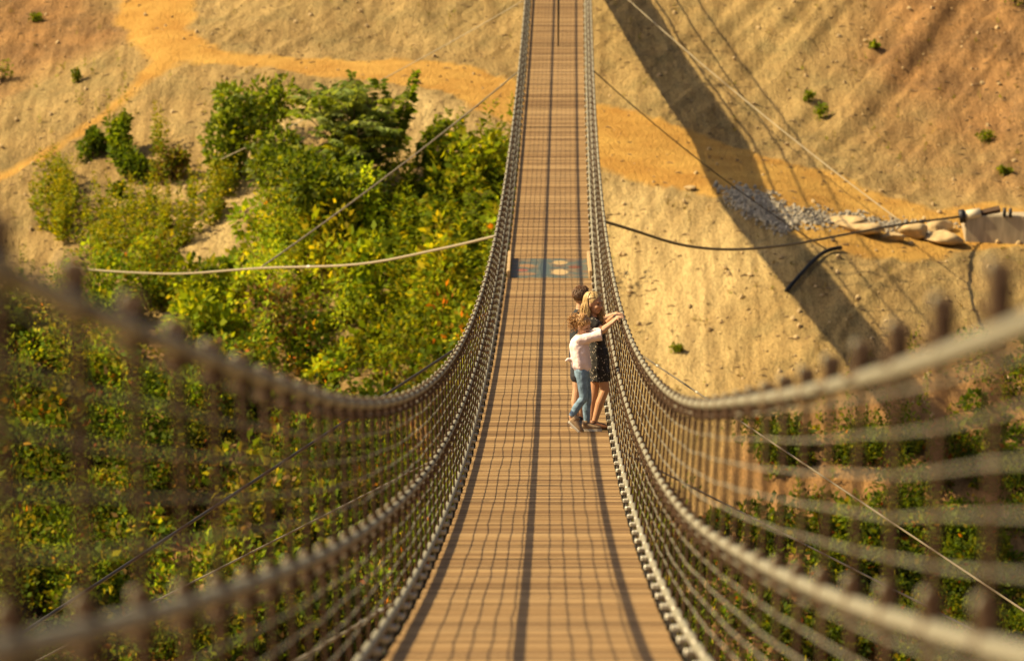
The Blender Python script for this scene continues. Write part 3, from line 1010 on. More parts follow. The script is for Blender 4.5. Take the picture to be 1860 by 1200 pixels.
leader(690, 352, ((753, 126, 0.3, 36, 0.6), (735, 185, 0.35, 26, 0.5), (690, 145, 0.35, 28, 0.5), (640, 128, 0.4, 28, 0.5)), 'leaning sapling whose long dark frond points up right to the path')
leader(748, 350, ((795, 208, 0.4, 24, 0.42), (775, 245, 0.4, 18, 0.4)), 'thin sapling with one drooping tip right of the largest bush')
leafy_bush(435, 318, 2.5, 1.35, 2600, ('green', 'lime', 'sage'), (4, 3, 2), 'bush', 'mid green open bush left of the largest bush', 0.15, 9)
pinnate_bush(480, 268, 1.9, 1.1, 5, ('green', 'lime'), (3, 2), 'sapling', 'thin branching sapling with leaves spread right above the open bush', cat='sapling', lean=(0.1, 0, 0), fl=0.6, nl=9, ll=0.2, fpers=6)
leafy_bush(166, 288, 0.85, 0.45, 700, ('green', 'dark'), (2, 2), 'bush', 'small round dark bush, leftmost on the bare slope', 0.12, 4)
leafy_bush(215, 290, 1.3, 0.5, 900, ('green', 'lime'), (3, 1), 'bush', 'upright green shrub just right of the leftmost bush', 0.12, 5)
leafy_bush(250, 325, 0.9, 0.6, 900, ('dark', 'green'), (3, 2), 'bush', 'low dark green shrub trailing downhill beside the brown bush', 0.12, 5)
leafy_bush(312, 328, 0.95, 0.55, 900, ('olive', 'brown', 'green'), (4, 2, 2), 'bush', 'round brownish bush on the bare slope', 0.10, 5)
leafy_bush(218, 358, 0.4, 0.3, 260, ('dark', 'green'), (2, 2), 'bush', 'tiny dark shrub below the row of slope bushes', 0.10, 3)
pinnate_bush(790, 300, 1.6, 0.6, 5, ('green', 'lime'), (3, 2), 'sapling', 'fresh green frond sapling between largest bush and bridge', cat='sapling', fl=0.7, nl=10, ll=0.22, fpers=7)
for px, py, h, lb in ((845, 365, 1.9, 'tall leafy stalks beside the left rail, front of the fresh sapling'), (905, 330, 1.6, 'leafy shrub half hidden by the left rail of the bridge'),
                      (870, 440, 1.8, 'bright green shrub just above where the left guy cable meets the bridge')):
    pinnate_bush(px, py, h, 0.75, 7, ('green', 'lime', 'yellow'), (4, 4, 1), 'bush', lb, fl=0.7, nl=10, ll=0.22, fpers=8)
for px, py, h, r, lb in ((1490, 215, 0.55, 0.35, 'small green bush alone on the upper right slope'), (1468, 185, 0.35, 0.25, 'tiny sprig just above the lone bush on the right slope'),
                         (1588, 88, 0.25, 0.2, 'tiny yellow green tuft high on the right slope'), (1790, 258, 0.35, 0.35, 'low tuft at the right above the anchor block'),
                         (1846, 12, 0.9, 0.6, 'dark bush in the top right corner'), (4, 150, 0.7, 0.5, 'dark bush cut off by the left edge high on the slope'),
                         (1824, 318, 0.3, 0.25, 'small dark tuft close above the concrete anchor'), (1230, 640, 0.22, 0.22, 'faint green tuft on the sandy slope right of the people'),
                         (140, 150, 0.4, 0.2, 'thin green sprig on the grey slope at upper left'), (62, 40, 0.3, 0.3, 'low green tuft near the top left corner')):
    leafy_bush(px, py, h * 0.85, r * 0.8, 170, ('green', 'olive', 'lime'), (3, 1, 2), 'bush', lb, 0.075, 4, group='small bushes scattered on the bare slope')


# --- the green mass at lower left, too dense to count
def region(px0, px1, py0, py1, poly, n, mind=0.0):
    out = []
    while len(out) < n:
        px, py = random.uniform(px0, px1), random.uniform(py0, py1)
        if inpoly(px, py, poly) > mind: out.append((px, py))
    return out


MASS = [(520, 420), (640, 400), (780, 330), (830, 330), (900, 300), (960, 330), (960, 1230), (-60, 1230), (-60, 590), (100, 570), (240, 545), (380, 490), (470, 440)]
parts = []
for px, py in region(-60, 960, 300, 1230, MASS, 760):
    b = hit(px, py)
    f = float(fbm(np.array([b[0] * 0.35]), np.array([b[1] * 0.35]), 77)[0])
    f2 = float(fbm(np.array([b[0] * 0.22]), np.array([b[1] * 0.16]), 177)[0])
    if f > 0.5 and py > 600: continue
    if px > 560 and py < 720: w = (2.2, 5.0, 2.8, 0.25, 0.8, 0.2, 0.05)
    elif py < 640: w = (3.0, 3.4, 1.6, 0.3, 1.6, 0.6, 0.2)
    else: w = (2.6, 0.9, 0.6, 0.6, 2.8, 3.6, 1.4)  # species mix, plus lower-slope shade and corner falloff painted in as darker leaves
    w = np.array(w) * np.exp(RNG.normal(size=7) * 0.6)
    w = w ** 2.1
    if f2 > 0.3: w[5] += 1.5
    if f2 < -0.25: w[2] += 2
    if random.random() < 0.035: w[3] += 5
    big = random.random() < 0.22
    r = random.uniform(0.7, 1.3) if big else random.uniform(0.22, 0.6)
    hh = random.uniform(1.0, 2.3) if big else r * random.uniform(0.6, 1.5)
    n = int(300 * (r / 0.7) ** 1.5 * (1.3 if big else 1)) + 40
    parts.append(clump(b, r, hh, n, ('green', 'lime', 'yellow', 'autumn', 'olive', 'dark', 'brown'), w, random.choice((0.08, 0.11, 0.14, 0.2)), random.randint(5, 11), tone=math.exp(random.gauss(0.18 if py < 720 else -0.05, 0.3))))  # lower tone far down the slope: the same shade put into leaf colour
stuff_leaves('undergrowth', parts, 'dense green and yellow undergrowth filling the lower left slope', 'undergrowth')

# --- tall yellow weeds between the bare strip and the mass
parts = []
WEEDS = [(50, 370), (95, 310), (140, 345), (150, 395), (230, 385), (330, 370), (400, 330), (430, 340), (400, 400), (330, 455), (270, 500), (190, 495), (80, 430)]
for px, py in region(50, 450, 290, 510, WEEDS, 260):
    parts.append(weed(hit(px, py), random.uniform(0.6, 1.5), 44, ('lime', 'yellow', 'sage'), (5, 3, 1), 0.22, random.choice((None, 'yellow', 'yellow'))))
for px, py in region(-60, 480, 420, 640, [(-60, 470), (300, 480), (480, 500), (480, 560), (-60, 640)], 120):
    parts.append(weed(hit(px, py), random.uniform(0.4, 0.9), 26, ('lime', 'olive', 'brown'), (3, 3, 1), 0.15, None))
for px, py in region(560, 930, 300, 690, [(700, 420), (820, 350), (930, 320), (930, 690), (640, 690)], 150):
    parts.append(weed(hit(px, py), random.uniform(0.6, 1.5), 40, ('lime', 'green', 'yellow'), (4, 3, 2), 0.20, random.choice((None, None, 'yellow'))))
for px, py in region(640, 940, 290, 700, [(760, 340), (820, 300), (940, 290), (940, 640), (860, 690), (700, 560), (690, 430)], 170):
    parts.append(weed(hit(px, py), random.uniform(1.0, 2.1), 46, ('lime', 'green', 'yellow'), (4, 3, 1), 0.40, None))
for px, py in [(288, 285)] * 7 + [(293, 270)] * 4:
    parts.append(weed(hit(px + random.uniform(-12, 12), py + random.uniform(-6, 6)), random.uniform(1.0, 1.7), 40, ('lime', 'yellow'), (3, 2), 0.2, 'yellow'))
for px, py in region(-30, 260, 100, 330, [(60, 120), (260, 120), (240, 300), (60, 330)], 26):
    parts.append(weed(hit(px, py), random.uniform(0.3, 0.7), 18, ('lime', 'olive'), (2, 2), 0.13, None))
stuff_leaves('tall_weeds', parts, 'tall yellow flowering weeds on the left slope above the undergrowth', 'weeds')

# --- lower right scrub
parts = []
RM = [([(1340, 790), (1440, 770), (1490, 850), (1420, 900), (1350, 870)], 12), ([(1500, 790), (1640, 770), (1650, 860), (1520, 880)], 14), ([(1100, 900), (1350, 930), (1400, 1230), (1000, 1230)], 70),
      ([(1380, 960), (1640, 940), (1860, 1010), (1950, 1080), (1950, 1230), (1380, 1230)], 150), ([(1640, 820), (1760, 760), (1950, 880), (1950, 1010), (1760, 980)], 34),
      ([(1640, 680), (1760, 640), (1950, 620), (1950, 760), (1700, 760)], 5)]
for poly, n in RM:
    xs_ = [p[0] for p in poly]; ys_ = [p[1] for p in poly]
    for px, py in region(min(xs_), max(xs_), min(ys_), max(ys_), poly, n):
        r = random.uniform(0.7, 1.2) if random.random() < 0.3 else random.uniform(0.2, 0.5)
        w = np.array((3.5, 1.6, 0.6, 0.4, 2.5)) * np.exp(RNG.normal(size=5) * 0.6)
        parts.append(clump(hit(px, py), r, r * random.uniform(0.6, 1.1), int(320 * (r / 0.7) ** 1.5) + 30, ('green', 'lime', 'yellow', 'autumn', 'dark'), w, random.choice((0.08, 0.10, 0.14)), random.randint(4, 8), tone=math.exp(random.gauss(-0.4, 0.3))))
stuff_leaves('scrub', parts, 'patchy green scrub on the lower right slope behind the net', 'scrub')
parts = []
for px, py in region(1330, 1900, 620, 1000, [(1340, 760), (1560, 680), (1700, 600), (1900, 560), (1900, 900), (1700, 960), (1400, 930)], 85):
    parts.append(weed(hit(px, py), random.uniform(0.4, 1.0), 26, ('lime', 'green', 'yellow'), (4, 3, 1), 0.15, random.choice((None, None, 'yellow'))))
for px, py in region(1380, 1860, 20, 330, [(1400, 120), (1860, 20), (1860, 330), (1500, 330)], 16):
    parts.append(weed(hit(px, py), random.uniform(0.15, 0.35), 16, ('lime', 'olive'), (2, 2), 0.1, None))
stuff_leaves('slope_weeds', parts, 'scattered thin upright weeds on the right slope', 'weeds')
# dry litter: small sticks and clods over the bare slope
lp = []
for k in range(1500):
    px, py = random.uniform(-40, 1900), random.uniform(-30, 760)
    if inpoly(px, py, MASS) > -20: continue
    b = hit(px, py); a = random.uniform(0, 3.14); L = random.uniform(0.04, 0.16)
    d = np.array([math.cos(a), math.sin(a) * 0.6, random.uniform(-0.1, 0.2)]) * L
    lp.append(tube([b - d, b + np.array([0, 0, 0.03]), b + d], [0.012, 0.02, 0.008], 4))
link('dry_litter', mesh('dry_litter', *join(lp), simple('dry_sticks', (0.24, 0.16, 0.085), 0.9, var=0.4, scale=2)), kind='stuff', label='dry sticks and clods scattered over the bare slope', cat='litter')

# loose stones and dry tufts on the bare slope
sp_ = []
for k in range(800):
    px, py = random.uniform(-40, 1900), random.uniform(-30, 760)
    if inpoly(px, py, MASS) > -20: continue
    b = hit(px, py); v, f = protos[k % 6]; q = random.choice((0.03, 0.04, 0.05, 0.07, 0.11))
    R = np.array(Euler((random.uniform(0, 6), random.uniform(0, 6), random.uniform(0, 6))).to_matrix())
    sp_.append(((v * q) @ R.T + b + np.array([0, 0, q * 0.25]), f))
link('loose_stones', mesh('loose_stones', *join(sp_), M_ROCK), kind='stuff', label='small loose stones scattered over the bare slope and path', cat='stones')
parts = []
for k in range(420):
    px, py = random.uniform(-40, 1900), random.uniform(-30, 800)
    if inpoly(px, py, MASS) > -20 or inpoly(px, py, PATH_PX) > -6: continue
    parts.append(weed(hit(px, py), random.uniform(0.10, 0.32), 12, ('brown', 'olive', 'lime'), (4, 2, 1), 0.10, None))
stuff_leaves('dry_grass', parts, 'short dry grass tufts thinly scattered over the bare slope', 'dry grass')

# ------------------------------------------------------------------ people at the right rail
M_SKIN_T = simple('tanned_skin', (0.56, 0.29, 0.155), 0.5, var=0.08, scale=20, spec=0.35)
M_SKIN_P = simple('fair_skin', (0.62, 0.37, 0.23), 0.5, var=0.07, scale=20, spec=0.35)
M_BLOND = simple('blond_hair', (0.60, 0.41, 0.18), 0.42, var=0.5, scale=70, spec=0.5, stretch=(1, 1, 0.12))
M_BROWNH = simple('brown_hair', (0.15, 0.070, 0.028), 0.45, var=0.4, scale=60, spec=0.5)
M_GINGER = simple('light_brown_hair', (0.46, 0.25, 0.09), 0.42, var=0.5, scale=60, spec=0.5)
M_SHIRT = simple('pink_white_cotton', (0.92, 0.74, 0.75), 0.85, var=0.05, scale=14)
M_TEE = simple('charcoal_tee', (0.035, 0.038, 0.042), 0.85, var=0.2, scale=20)
M_SHORTS = simple('dark_shorts', (0.05, 0.05, 0.06), 0.85, var=0.2, scale=20)
M_JEANS = simple('faded_denim', (0.21, 0.32, 0.45), 0.85, var=0.42, scale=16, bump=0.2)
M_SUEDE = simple('tan_suede', (0.38, 0.26, 0.16), 0.85, var=0.25, scale=25)
M_SOLE = simple('white_rubber', (0.72, 0.66, 0.56), 0.6, var=0.1, scale=20)
M_NAVY = simple('navy_canvas', (0.025, 0.03, 0.05), 0.8, var=0.2, scale=25)
M_LEATHER = simple('brown_leather', (0.20, 0.085, 0.04), 0.5, var=0.25, scale=25)
M_EYE = simple('dark_eye', (0.03, 0.02, 0.015), 0.25, var=0.1)
M_LIP = simple('lip', (0.42, 0.14, 0.10), 0.45, var=0.1)


def mat_dots():
    m, nt, b = nmat('black_dotted_cotton')
    tc = N(nt, 'ShaderNodeTexCoord')
    v = N(nt, 'ShaderNodeTexVoronoi'); v.inputs['Scale'].default_value = 34
    nt.links.new(tc.outputs['Object'], v.inputs['Vector'])
    r = N(nt, 'ShaderNodeValToRGB'); r.color_ramp.elements[0].position = 0.17; r.color_ramp.elements[1].position = 0.24
    r.color_ramp.elements[0].color = (0.55, 0.45, 0.36, 1); r.color_ramp.elements[1].color = (0.016, 0.014, 0.013, 1)
    nt.links.new(v.outputs['Distance'], r.inputs['Fac']); nt.links.new(r.outputs['Color'], b.inputs['Base Color'])
    b.inputs['Roughness'].default_value = 0.85
    return m


M_DRESS = mat_dots()
_tex = bpy.data.textures.new('cloth_folds', 'CLOUDS'); _tex.noise_scale = 0.085; _tex.noise_depth = 2


def soft(o, vox, sm=4, disp=0.0):
    m = o.modifiers.new('join', 'REMESH'); m.mode = 'VOXEL'; m.voxel_size = vox; m.use_smooth_shade = True
    s = o.modifiers.new('soften', 'SMOOTH'); s.factor = 0.5; s.iterations = sm
    if disp:
        d = o.modifiers.new('folds', 'DISPLACE'); d.texture = _tex; d.strength = disp; d.mid_level = 0.5; d.texture_coords = 'LOCAL'
    return o


def limb(P, r, n=12):
    """closed tapered limb with rounded ends"""
    P = np.asarray(P, float); r = np.broadcast_to(np.asarray(r, float), (len(P),))
    parts = [tube(P, r, n)]
    for p, q in zip(P, r): parts.append(ellipsoid(p, (q, q, q), 10, 8))
    return parts


def loft(sl, n=28, fold=0.0, seed=0, nf=7):
    """stack of level ellipses (cx, cy, z, rx, ry)"""
    V = []; m = len(sl)
    for i, (cx, cy, z, rx, ry) in enumerate(sl):
        for k in range(n):
            a = 2 * math.pi * k / n
            q = 1 + fold * (1 - i / max(1, m - 1)) * math.sin(nf * a + seed + i * 0.4)
            V.append((cx + rx * q * math.cos(a), cy + ry * q * math.sin(a), z))
    Fc = [(i * n + k, i * n + (k + 1) % n, (i + 1) * n + (k + 1) % n, (i + 1) * n + k) for i in range(m - 1) for k in range(n)]
    Fc.append(tuple(range(n))[::-1]); Fc.append(tuple((m - 1) * n + k for k in range(n)))
    return np.array(V), Fc


def head_parts(M, s):
    out = []

    def e(c, r):
        v, f = ellipsoid(c, r, 18, 14)
        out.append((v, f))
    e((-0.012, 0, 0.022), (0.098, 0.077, 0.100)); e((0.020, 0, -0.035), (0.072, 0.061, 0.082)); e((0.044, 0, -0.092), (0.036, 0.040, 0.030))
    e((0.074, 0, 0.024), (0.020, 0.050, 0.016)); e((0.083, 0, -0.070), (0.014, 0.022, 0.011)); e((0.064, 0.036, -0.035), (0.026, 0.022, 0.022)); e((0.064, -0.036, -0.035), (0.026, 0.022, 0.022))
    out.append(tube([(0.084, 0, 0.012), (0.100, 0, -0.018), (0.110, 0, -0.038)], [0.009, 0.012, 0.016], 8))
    e((0.100, 0, -0.042), (0.014, 0.018, 0.010))
    for q in (-1, 1): e((-0.006, q * 0.077, -0.020), (0.022, 0.011, 0.033))
    R = np.array(M.to_3x3()); T = np.array(M.translation)
    return [((v * s) @ R.T + T, f) for v, f in out]


def face_bits(M, s, root):
    for q in (-1, 1):
        v, f = ellipsoid((0.079, q * 0.031, -0.004), (0.009, 0.014, 0.007), 10, 8)
        link('eye', mesh('eye', v, f, M_EYE, True), root).matrix_basis = M @ Matrix.Scale(s, 4)
        v, f = ellipsoid((0.086, q * 0.031, 0.022), (0.008, 0.019, 0.0045), 10, 6)
        link('eyebrow', mesh('eyebrow', v, f, M_BROWNH, True), root).matrix_basis = M @ Matrix.Scale(s, 4)
    v, f = ellipsoid((0.090, 0, -0.071), (0.009, 0.020, 0.008), 10, 8)
    link('mouth', mesh('mouth', v, f, M_LIP, True), root).matrix_basis = M @ Matrix.Scale(s, 4)


RX, RZ = 0.93, 1.335


def hand_parts(y, side, s=1.0):
    """hand closed over the top cable that runs along Y; side = -1 puts the thumb nearer the camera"""
    out = []
    pv_ = ellipsoid((RX - 0.035, y, RZ + 0.030), (0.050 * s, 0.040 * s, 0.017), 12, 8)
    out.append(pv_)
    for i, (dy, L) in enumerate(((-0.030, 0.92), (-0.010, 1.0), (0.011, 0.96), (0.030, 0.8))):
        yy = y + dy * s
        P = [(RX - 0.01, yy, RZ + 0.036), (RX + 0.022 * L, yy, RZ + 0.030), (RX + 0.036 * L, yy + 0.002, RZ + 0.004), (RX + 0.028 * L, yy + 0.002, RZ - 0.024 * L)]
        out += limb(P, np.array([0.0095, 0.009, 0.0085, 0.0075]) * s, 8)
    P = [(RX - 0.055, y + side * 0.032 * s, RZ + 0.026), (RX - 0.040, y + side * 0.050 * s, RZ + 0.010), (RX - 0.022, y + side * 0.048 * s, RZ - 0.018)]
    out += limb(P, np.array([0.012, 0.010, 0.0085]) * s, 8)
    return out


def strands(M, s, spec, r, mat, root, name='hair', seed=1):
    """spec: list of point lists in head space"""
    rg = np.random.default_rng(seed); parts = []
    for P in spec:
        P = smooth_line(P, 14)
        rr = np.linspace(1, 0.45, len(P)) * r * rg.uniform(0.7, 1.2)
        rr[0] *= 0.6
        parts.append(tube(P, rr, 5))
    v, f = join(parts)
    o = link(name, mesh(name, v, f, mat, True), root)
    o.matrix_basis = M @ Matrix.Scale(s, 4)
    return o


def scalp(th, ph, k=1.0):
    return np.array([-0.012 + 0.103 * k * math.sin(th) * math.cos(ph), 0.083 * k * math.sin(th) * math.sin(ph), 0.024 + 0.105 * k * math.cos(th)])


def shoe(ankle, toe, root, upper, sole, L, heel_up=0.0):
    """low shoe along the ankle to toe direction"""
    a = np.array(ankle, float); t = np.array(toe, float)
    d = t - a; yaw = math.atan2(d[1], d[0])
    o = empty('shoe', (0, 0, 0)); o.parent = root
    bm_ = [(-0.30, 0.046, 0.060), (-0.22, 0.055, 0.085), (0.0, 0.058, 0.090), (0.25, 0.060, 0.066), (0.48, 0.058, 0.050), (0.64, 0.044, 0.040), (0.70, 0.024, 0.026)]
    V = []; n = 14
    for u, hw, hh in bm_:
        for k in range(n):
            an = 2 * math.pi * k / n
            z = math.sin(an); V.append((u * L, hw * 0.72 * math.cos(an), 0.020 + hh * (0.5 + 0.5 * z) if z > -0.2 else 0.020 + hh * 0.4 * (1 + z) * 0.5))
    m = len(bm_)
    Fc = [(i * n + k, i * n + (k + 1) % n, (i + 1) * n + (k + 1) % n, (i + 1) * n + k) for i in range(m - 1) for k in range(n)] + [tuple(range(n))[::-1], tuple((m - 1) * n + k for k in range(n))]
    up = join([(np.array(V), Fc)] + [tube([(-0.12 * L, 0, 0.06), (-0.12 * L, 0, 0.125)], [0.044, 0.040], 12)])
    so = []
    for u, hw, hh in bm_: so += [(u * L * 1.03, hw * 0.76, 0.0), (u * L * 1.03, -hw * 0.76, 0.0), (u * L * 1.03, -hw * 0.76, 0.026), (u * L * 1.03, hw * 0.76, 0.026)]
    sf = [(i * 4 + k, i * 4 + (k + 1) % 4, (i + 1) * 4 + (k + 1) % 4, (i + 1) * 4 + k) for i in range(m - 1) for k in range(4)] + [(3, 2, 1, 0), tuple((m - 1) * 4 + k for k in range(4))]
    u_ = link('upper', mesh('upper', *up, upper, True), o); s_ = link('sole', mesh('sole', np.array(so), sf, sole), o)
    base = Matrix.Translation((a[0] + 0.12 * L * math.cos(yaw), a[1] + 0.12 * L * math.sin(yaw), 0.0)) @ Matrix.Rotation(yaw, 4, 'Z')
    if heel_up:
        piv = Matrix.Translation((0.55 * L, 0, 0))
        base = base @ piv @ Matrix.Rotation(heel_up, 4, 'Y') @ piv.inverted()
    o.matrix_basis = base
    return o


def person_root(Y, label, cat='person'):
    x, z = deck(Y)
    return empty('person', (x, Y, z + 0.001), label=label, cat=cat, group='people at the rail')


def body(root, J, R, mat, hd, hs_, y_hands, hsz):
    """one continuous skin surface from the joints J with radii R"""
    P = []
    P.append(loft([(J['pel'][0], 0, J['pel'][2] - 0.10, R['pel'] * 0.9, R['hipw'] * 0.9), (J['pel'][0], 0, J['pel'][2], R['pel'], R['hipw']),
                   ((J['pel'][0] + J['che'][0]) / 2, 0, (J['pel'][2] + J['che'][2]) / 2, R['pel'] * 0.85, R['hipw'] * 0.8),
                   (J['che'][0], 0, J['che'][2], R['che'], R['shw'] * 0.78), (J['nec'][0], 0, J['nec'][2] - 0.06, R['che'] * 0.75, R['shw'] * 0.85), (J['nec'][0], 0, J['nec'][2], R['nec'] * 1.1, R['nec'] * 1.3)], 20))
    P += limb([J['nec'] - np.array([0, 0, 0.04]), J['nec'] + (J['hd'] - J['nec']) * 0.6], [R['nec'], R['nec'] * 0.92])
    for s in 'rl':
        P += limb([J['sh' + s], (J['sh' + s] + J['el' + s]) / 2, J['el' + s], (J['el' + s] * 0.6 + J['wr' + s] * 0.4), J['wr' + s]], np.array([1.18, 1.05, 0.88, 0.86, 0.58]) * R['arm'])
        P += limb([J['hi' + s], (J['hi' + s] + J['kn' + s]) / 2, J['kn' + s], J['kn' + s] * 0.62 + J['an' + s] * 0.38 + np.array([-0.012, 0, 0]), J['an' + s]], np.array([1.3, 1.12, 0.82, 0.80, 0.50]) * R['leg'])
        P += limb([J['an' + s], J['to' + s] + np.array([-0.03, 0, 0.015])], [R['leg'] * 0.45, R['leg'] * 0.36])
        P += limb([J['wr' + s], (RX - 0.05, y_hands[s], RZ + 0.028)], [R['arm'] * 0.58, R['arm'] * 0.6])
        P += hand_parts(y_hands[s], -1 if s == 'r' else 1, hsz)
    P += head_parts(hd, hs_)
    o = link('body', mesh('body', *join(P), mat, True), root)
    soft(o, 0.0062, 2)
    return o


def J_(**k): return {a: np.array(b, float) for a, b in k.items()}


# ---- girl, nearest
g = person_root(62.7, 'girl in pink white blouse and blue jeans, arms stretched to the rail')
gj = J_(pel=(.455, 0, .80), che=(.425, 0, 1.03), nec=(.425, 0, 1.15), hd=(.462, -.02, 1.272), shr=(.435, -.115, 1.105), elr=(.66, -.12, 1.185), wrr=(.815, -.05, 1.30),
        shl=(.44, .115, 1.11), ell=(.65, .14, 1.18), wrl=(.815, .12, 1.30), hir=(.45, -.065, .76), knr=(.478, -.075, .405), anr=(.325, -.085, .19), tor=(.37, -.085, .06),
        hil=(.46, .065, .76), knl=(.525, .06, .43), anl=(.515, .06, .09), tol=(.66, .06, .03))
ghd = Matrix.Translation((.465, -.03, 1.275)) @ Euler((0.12, 0.42, -0.35)).to_matrix().to_4x4()
body(g, gj, dict(pel=.075, hipw=.11, che=.075, shw=.145, nec=.038, arm=.033, leg=.05), M_SKIN_P, ghd, 0.94, {'r': -.045, 'l': .085}, 0.82)
face_bits(ghd, 0.94, g)
sp = [loft([(.458, 0, .735, .092, .125), (.452, 0, .77, .115, .15), (.442, 0, .86, .116, .155), (.432, 0, .95, .118, .155), (.418, 0, 1.04, .112, .155), (.42, 0, 1.10, .092, .145), (.425, 0, 1.15, .055, .075), (.428, 0, 1.165, .045, .05)], 30, 0.05, 1)]
for q, e in ((-1, 'r'), (1, 'l')):
    S, E_ = gj['sh' + e], gj['el' + e]
    sp += limb([S, S * 0.6 + E_ * 0.4 + np.array([0, 0, -0.01])], [.062, .064])
    sp.append(tube([S * 0.7 + E_ * 0.3, S * 0.35 + E_ * 0.65 + np.array([0, 0, -.012]), E_ + np.array([0.005, 0, -.015]), E_ + np.array([0.03, 0, -.012])], [.060, .062, .072, .074], 16))
sp.append(tube([(.34, -.04, .865), (.29, -.07, .872), (.255, -.08, .852)], [.025, .022, .012], 8))
soft(link('blouse', mesh('blouse', *join(sp), M_SHIRT, True), g), 0.0075, 3, 0.022)
jp = [loft([(.455, 0, .66, .088, .125), (.456, 0, .72, .094, .13), (.456, 0, .785, .088, .122)], 24)]
for e in 'rl':
    jp += limb([gj['hi' + e] + np.array([0, 0, -.03]), (gj['hi' + e] + gj['kn' + e]) / 2, gj['kn' + e], gj['kn' + e] * .5 + gj['an' + e] * .5 + np.array([-.008, 0, 0]), gj['an' + e] + (gj['kn' + e] - gj['an' + e]) * 0.12], [.080, .068, .054, .050, .040])
soft(link('jeans', mesh('jeans', *join(jp), M_JEANS, True), g), 0.007, 3, 0.014)
shoe((.50, .06), (.70, .05), g, M_SUEDE, M_SOLE, 0.235)
shoe((.285, -.085), (.37, -.105), g, M_SUEDE, M_SOLE, 0.215, heel_up=0.75)
rg = np.random.default_rng(5); spec = []
for k in range(420):
    ph = rg.uniform(0.9, 5.4); t0 = rg.uniform(0.05, 1.0)
    bun = np.array([-0.125, 0.0, 0.02]) + rg.normal(size=3) * np.array([0.022, 0.040, 0.030])
    P = [scalp(t0, ph, 1.02), scalp(t0 + 0.4, ph * 0.6 + math.pi * 0.4, 1.10), bun + rg.normal(size=3) * 0.012]
    for j in range(rg.integers(2, 4)): P.append(P[-1] + rg.normal(size=3) * np.array([0.014, 0.022, 0.022]) + np.array([0.006, 0, -0.012]))
    spec.append(P)
for k in range(22):
    ph = rg.choice([-1, 1]) * rg.uniform(0.9, 1.7)
    spec.append([scalp(0.7, ph, 1.03), scalp(1.3, ph, 1.10), scalp(1.8, ph, 1.16) + rg.normal(size=3) * 0.01, scalp(2.2, ph * 1.1, 1.2) + rg.normal(size=3) * 0.018])
strands(ghd, 0.97, spec, 0.0046, M_GINGER, g, seed=2)
v, f = ellipsoid((-0.012, 0, 0.030), (0.102, 0.081, 0.101), 44, 32)
keep = [q for q in f if np.mean([v[i][0] * 0.9 - v[i][2] for i in q]) < 0.015]
link('hair', mesh('hair', v, keep, M_GINGER, True), g).matrix_basis = ghd @ Matrix.Scale(0.96, 4)
v, f = ellipsoid((0.0, -0.045, 0.105), (0.028, 0.014, 0.012), 10, 8)
link('hair_clip', mesh('hair_clip', v, f, simple('pale_clip', (0.6, 0.55, 0.5), 0.3), True), g).matrix_basis = ghd @ Matrix.Scale(0.96, 4)

# ---- woman in the black dress
w_ = person_root(63.05, 'blond woman in black dotted dress leaning on the rail beside the girl')
wj = J_(pel=(.665, 0, .90), che=(.625, 0, 1.18), nec=(.585, 0, 1.355), hd=(.60, -.01, 1.50), shr=(.58, -.160, 1.31), elr=(.715, -.215, 1.215), wrr=(.85, -.10, 1.345),
        shl=(.60, .155, 1.31), ell=(.75, .21, 1.26), wrl=(.85, .13, 1.36), hir=(.66, -.085, .86), knr=(.735, -.09, .485), anr=(.605, -.09, .095), tor=(.76, -.10, .03),
        hil=(.655, .085, .86), knl=(.61, .08, .47), anl=(.575, .09, .095), tol=(.72, .09, .03))
whd = Matrix.Translation((.598, -.02, 1.525)) @ Euler((0, 0.06, -0.52)).to_matrix().to_4x4()
body(w_, wj, dict(pel=.10, hipw=.155, che=.095, shw=.19, nec=.047, arm=.041, leg=.066), M_SKIN_T, whd, 1.04, {'r': -.05, 'l': .10}, 0.92)
face_bits(whd, 1.04, w_)
dp = [loft([(.672, 0, .590, .130, .180), (.671, 0, .68, .126, .180), (.668, 0, .80, .118, .182), (.665, 0, .92, .116, .178), (.645, 0, 1.04, .098, .145), (.632, 0, 1.14, .106, .155), (.622, 0, 1.21, .110, .165), (.60, 0, 1.29, .088, .170), (.588, 0, 1.335, .062, .125), (.585, 0, 1.36, .05, .06)], 32, 0.06, 3, 9)]
for e in 'rl': dp += limb([wj['sh' + e], wj['sh' + e] * 0.62 + wj['el' + e] * 0.38], [.062, .060])
soft(link('dress', mesh('dress', *join(dp), M_DRESS, True), w_), 0.008, 3, 0.02)
v, f = ellipsoid((.655, 0, 1.275), (.022, .035, .055), 10, 8)
soft(link('neckline', mesh('neckline', v, f, M_SKIN_T, True), w_), 0.006, 2)
rg = np.random.default_rng(9); spec = []
for k in range(560):
    sgn = rg.choice([-1, 1]); ph = sgn * (rg.uniform(1.0, 3.14) if sgn > 0 else rg.uniform(1.7, 3.14)); t0 = rg.uniform(0.0, 0.35)
    back = abs(ph) > 1.9
    k1 = rg.uniform(1.02, 1.13)
    P = [scalp(t0, ph, 1.0), scalp(0.65, ph, 1.03 * k1), scalp(1.15, ph, 1.04 * k1), scalp(1.62, ph, 1.03 * k1)]
    end = P[-1] + np.array([rg.normal(0, .012) + (0.015 if not back else -0.005), rg.normal(0, .010) + sgn * 0.006, -0.09])
    P += [end, end + np.array([rg.normal(0.01, .016), rg.normal(0, .012), -rg.uniform(0.06, 0.17)])]
    spec.append(P)
for k in range(110):     # combed back from the near temple
    ph0 = -rg.uniform(0.85, 1.25); t = rg.uniform(0.15, 1.05)
    spec.append([scalp(t, ph0, 1.0), scalp(t + 0.08, ph0 - 0.35, 1.05), scalp(t + 0.2, ph0 - 0.75, 1.08), scalp(t + 0.4, ph0 - 1.1, 1.08)])
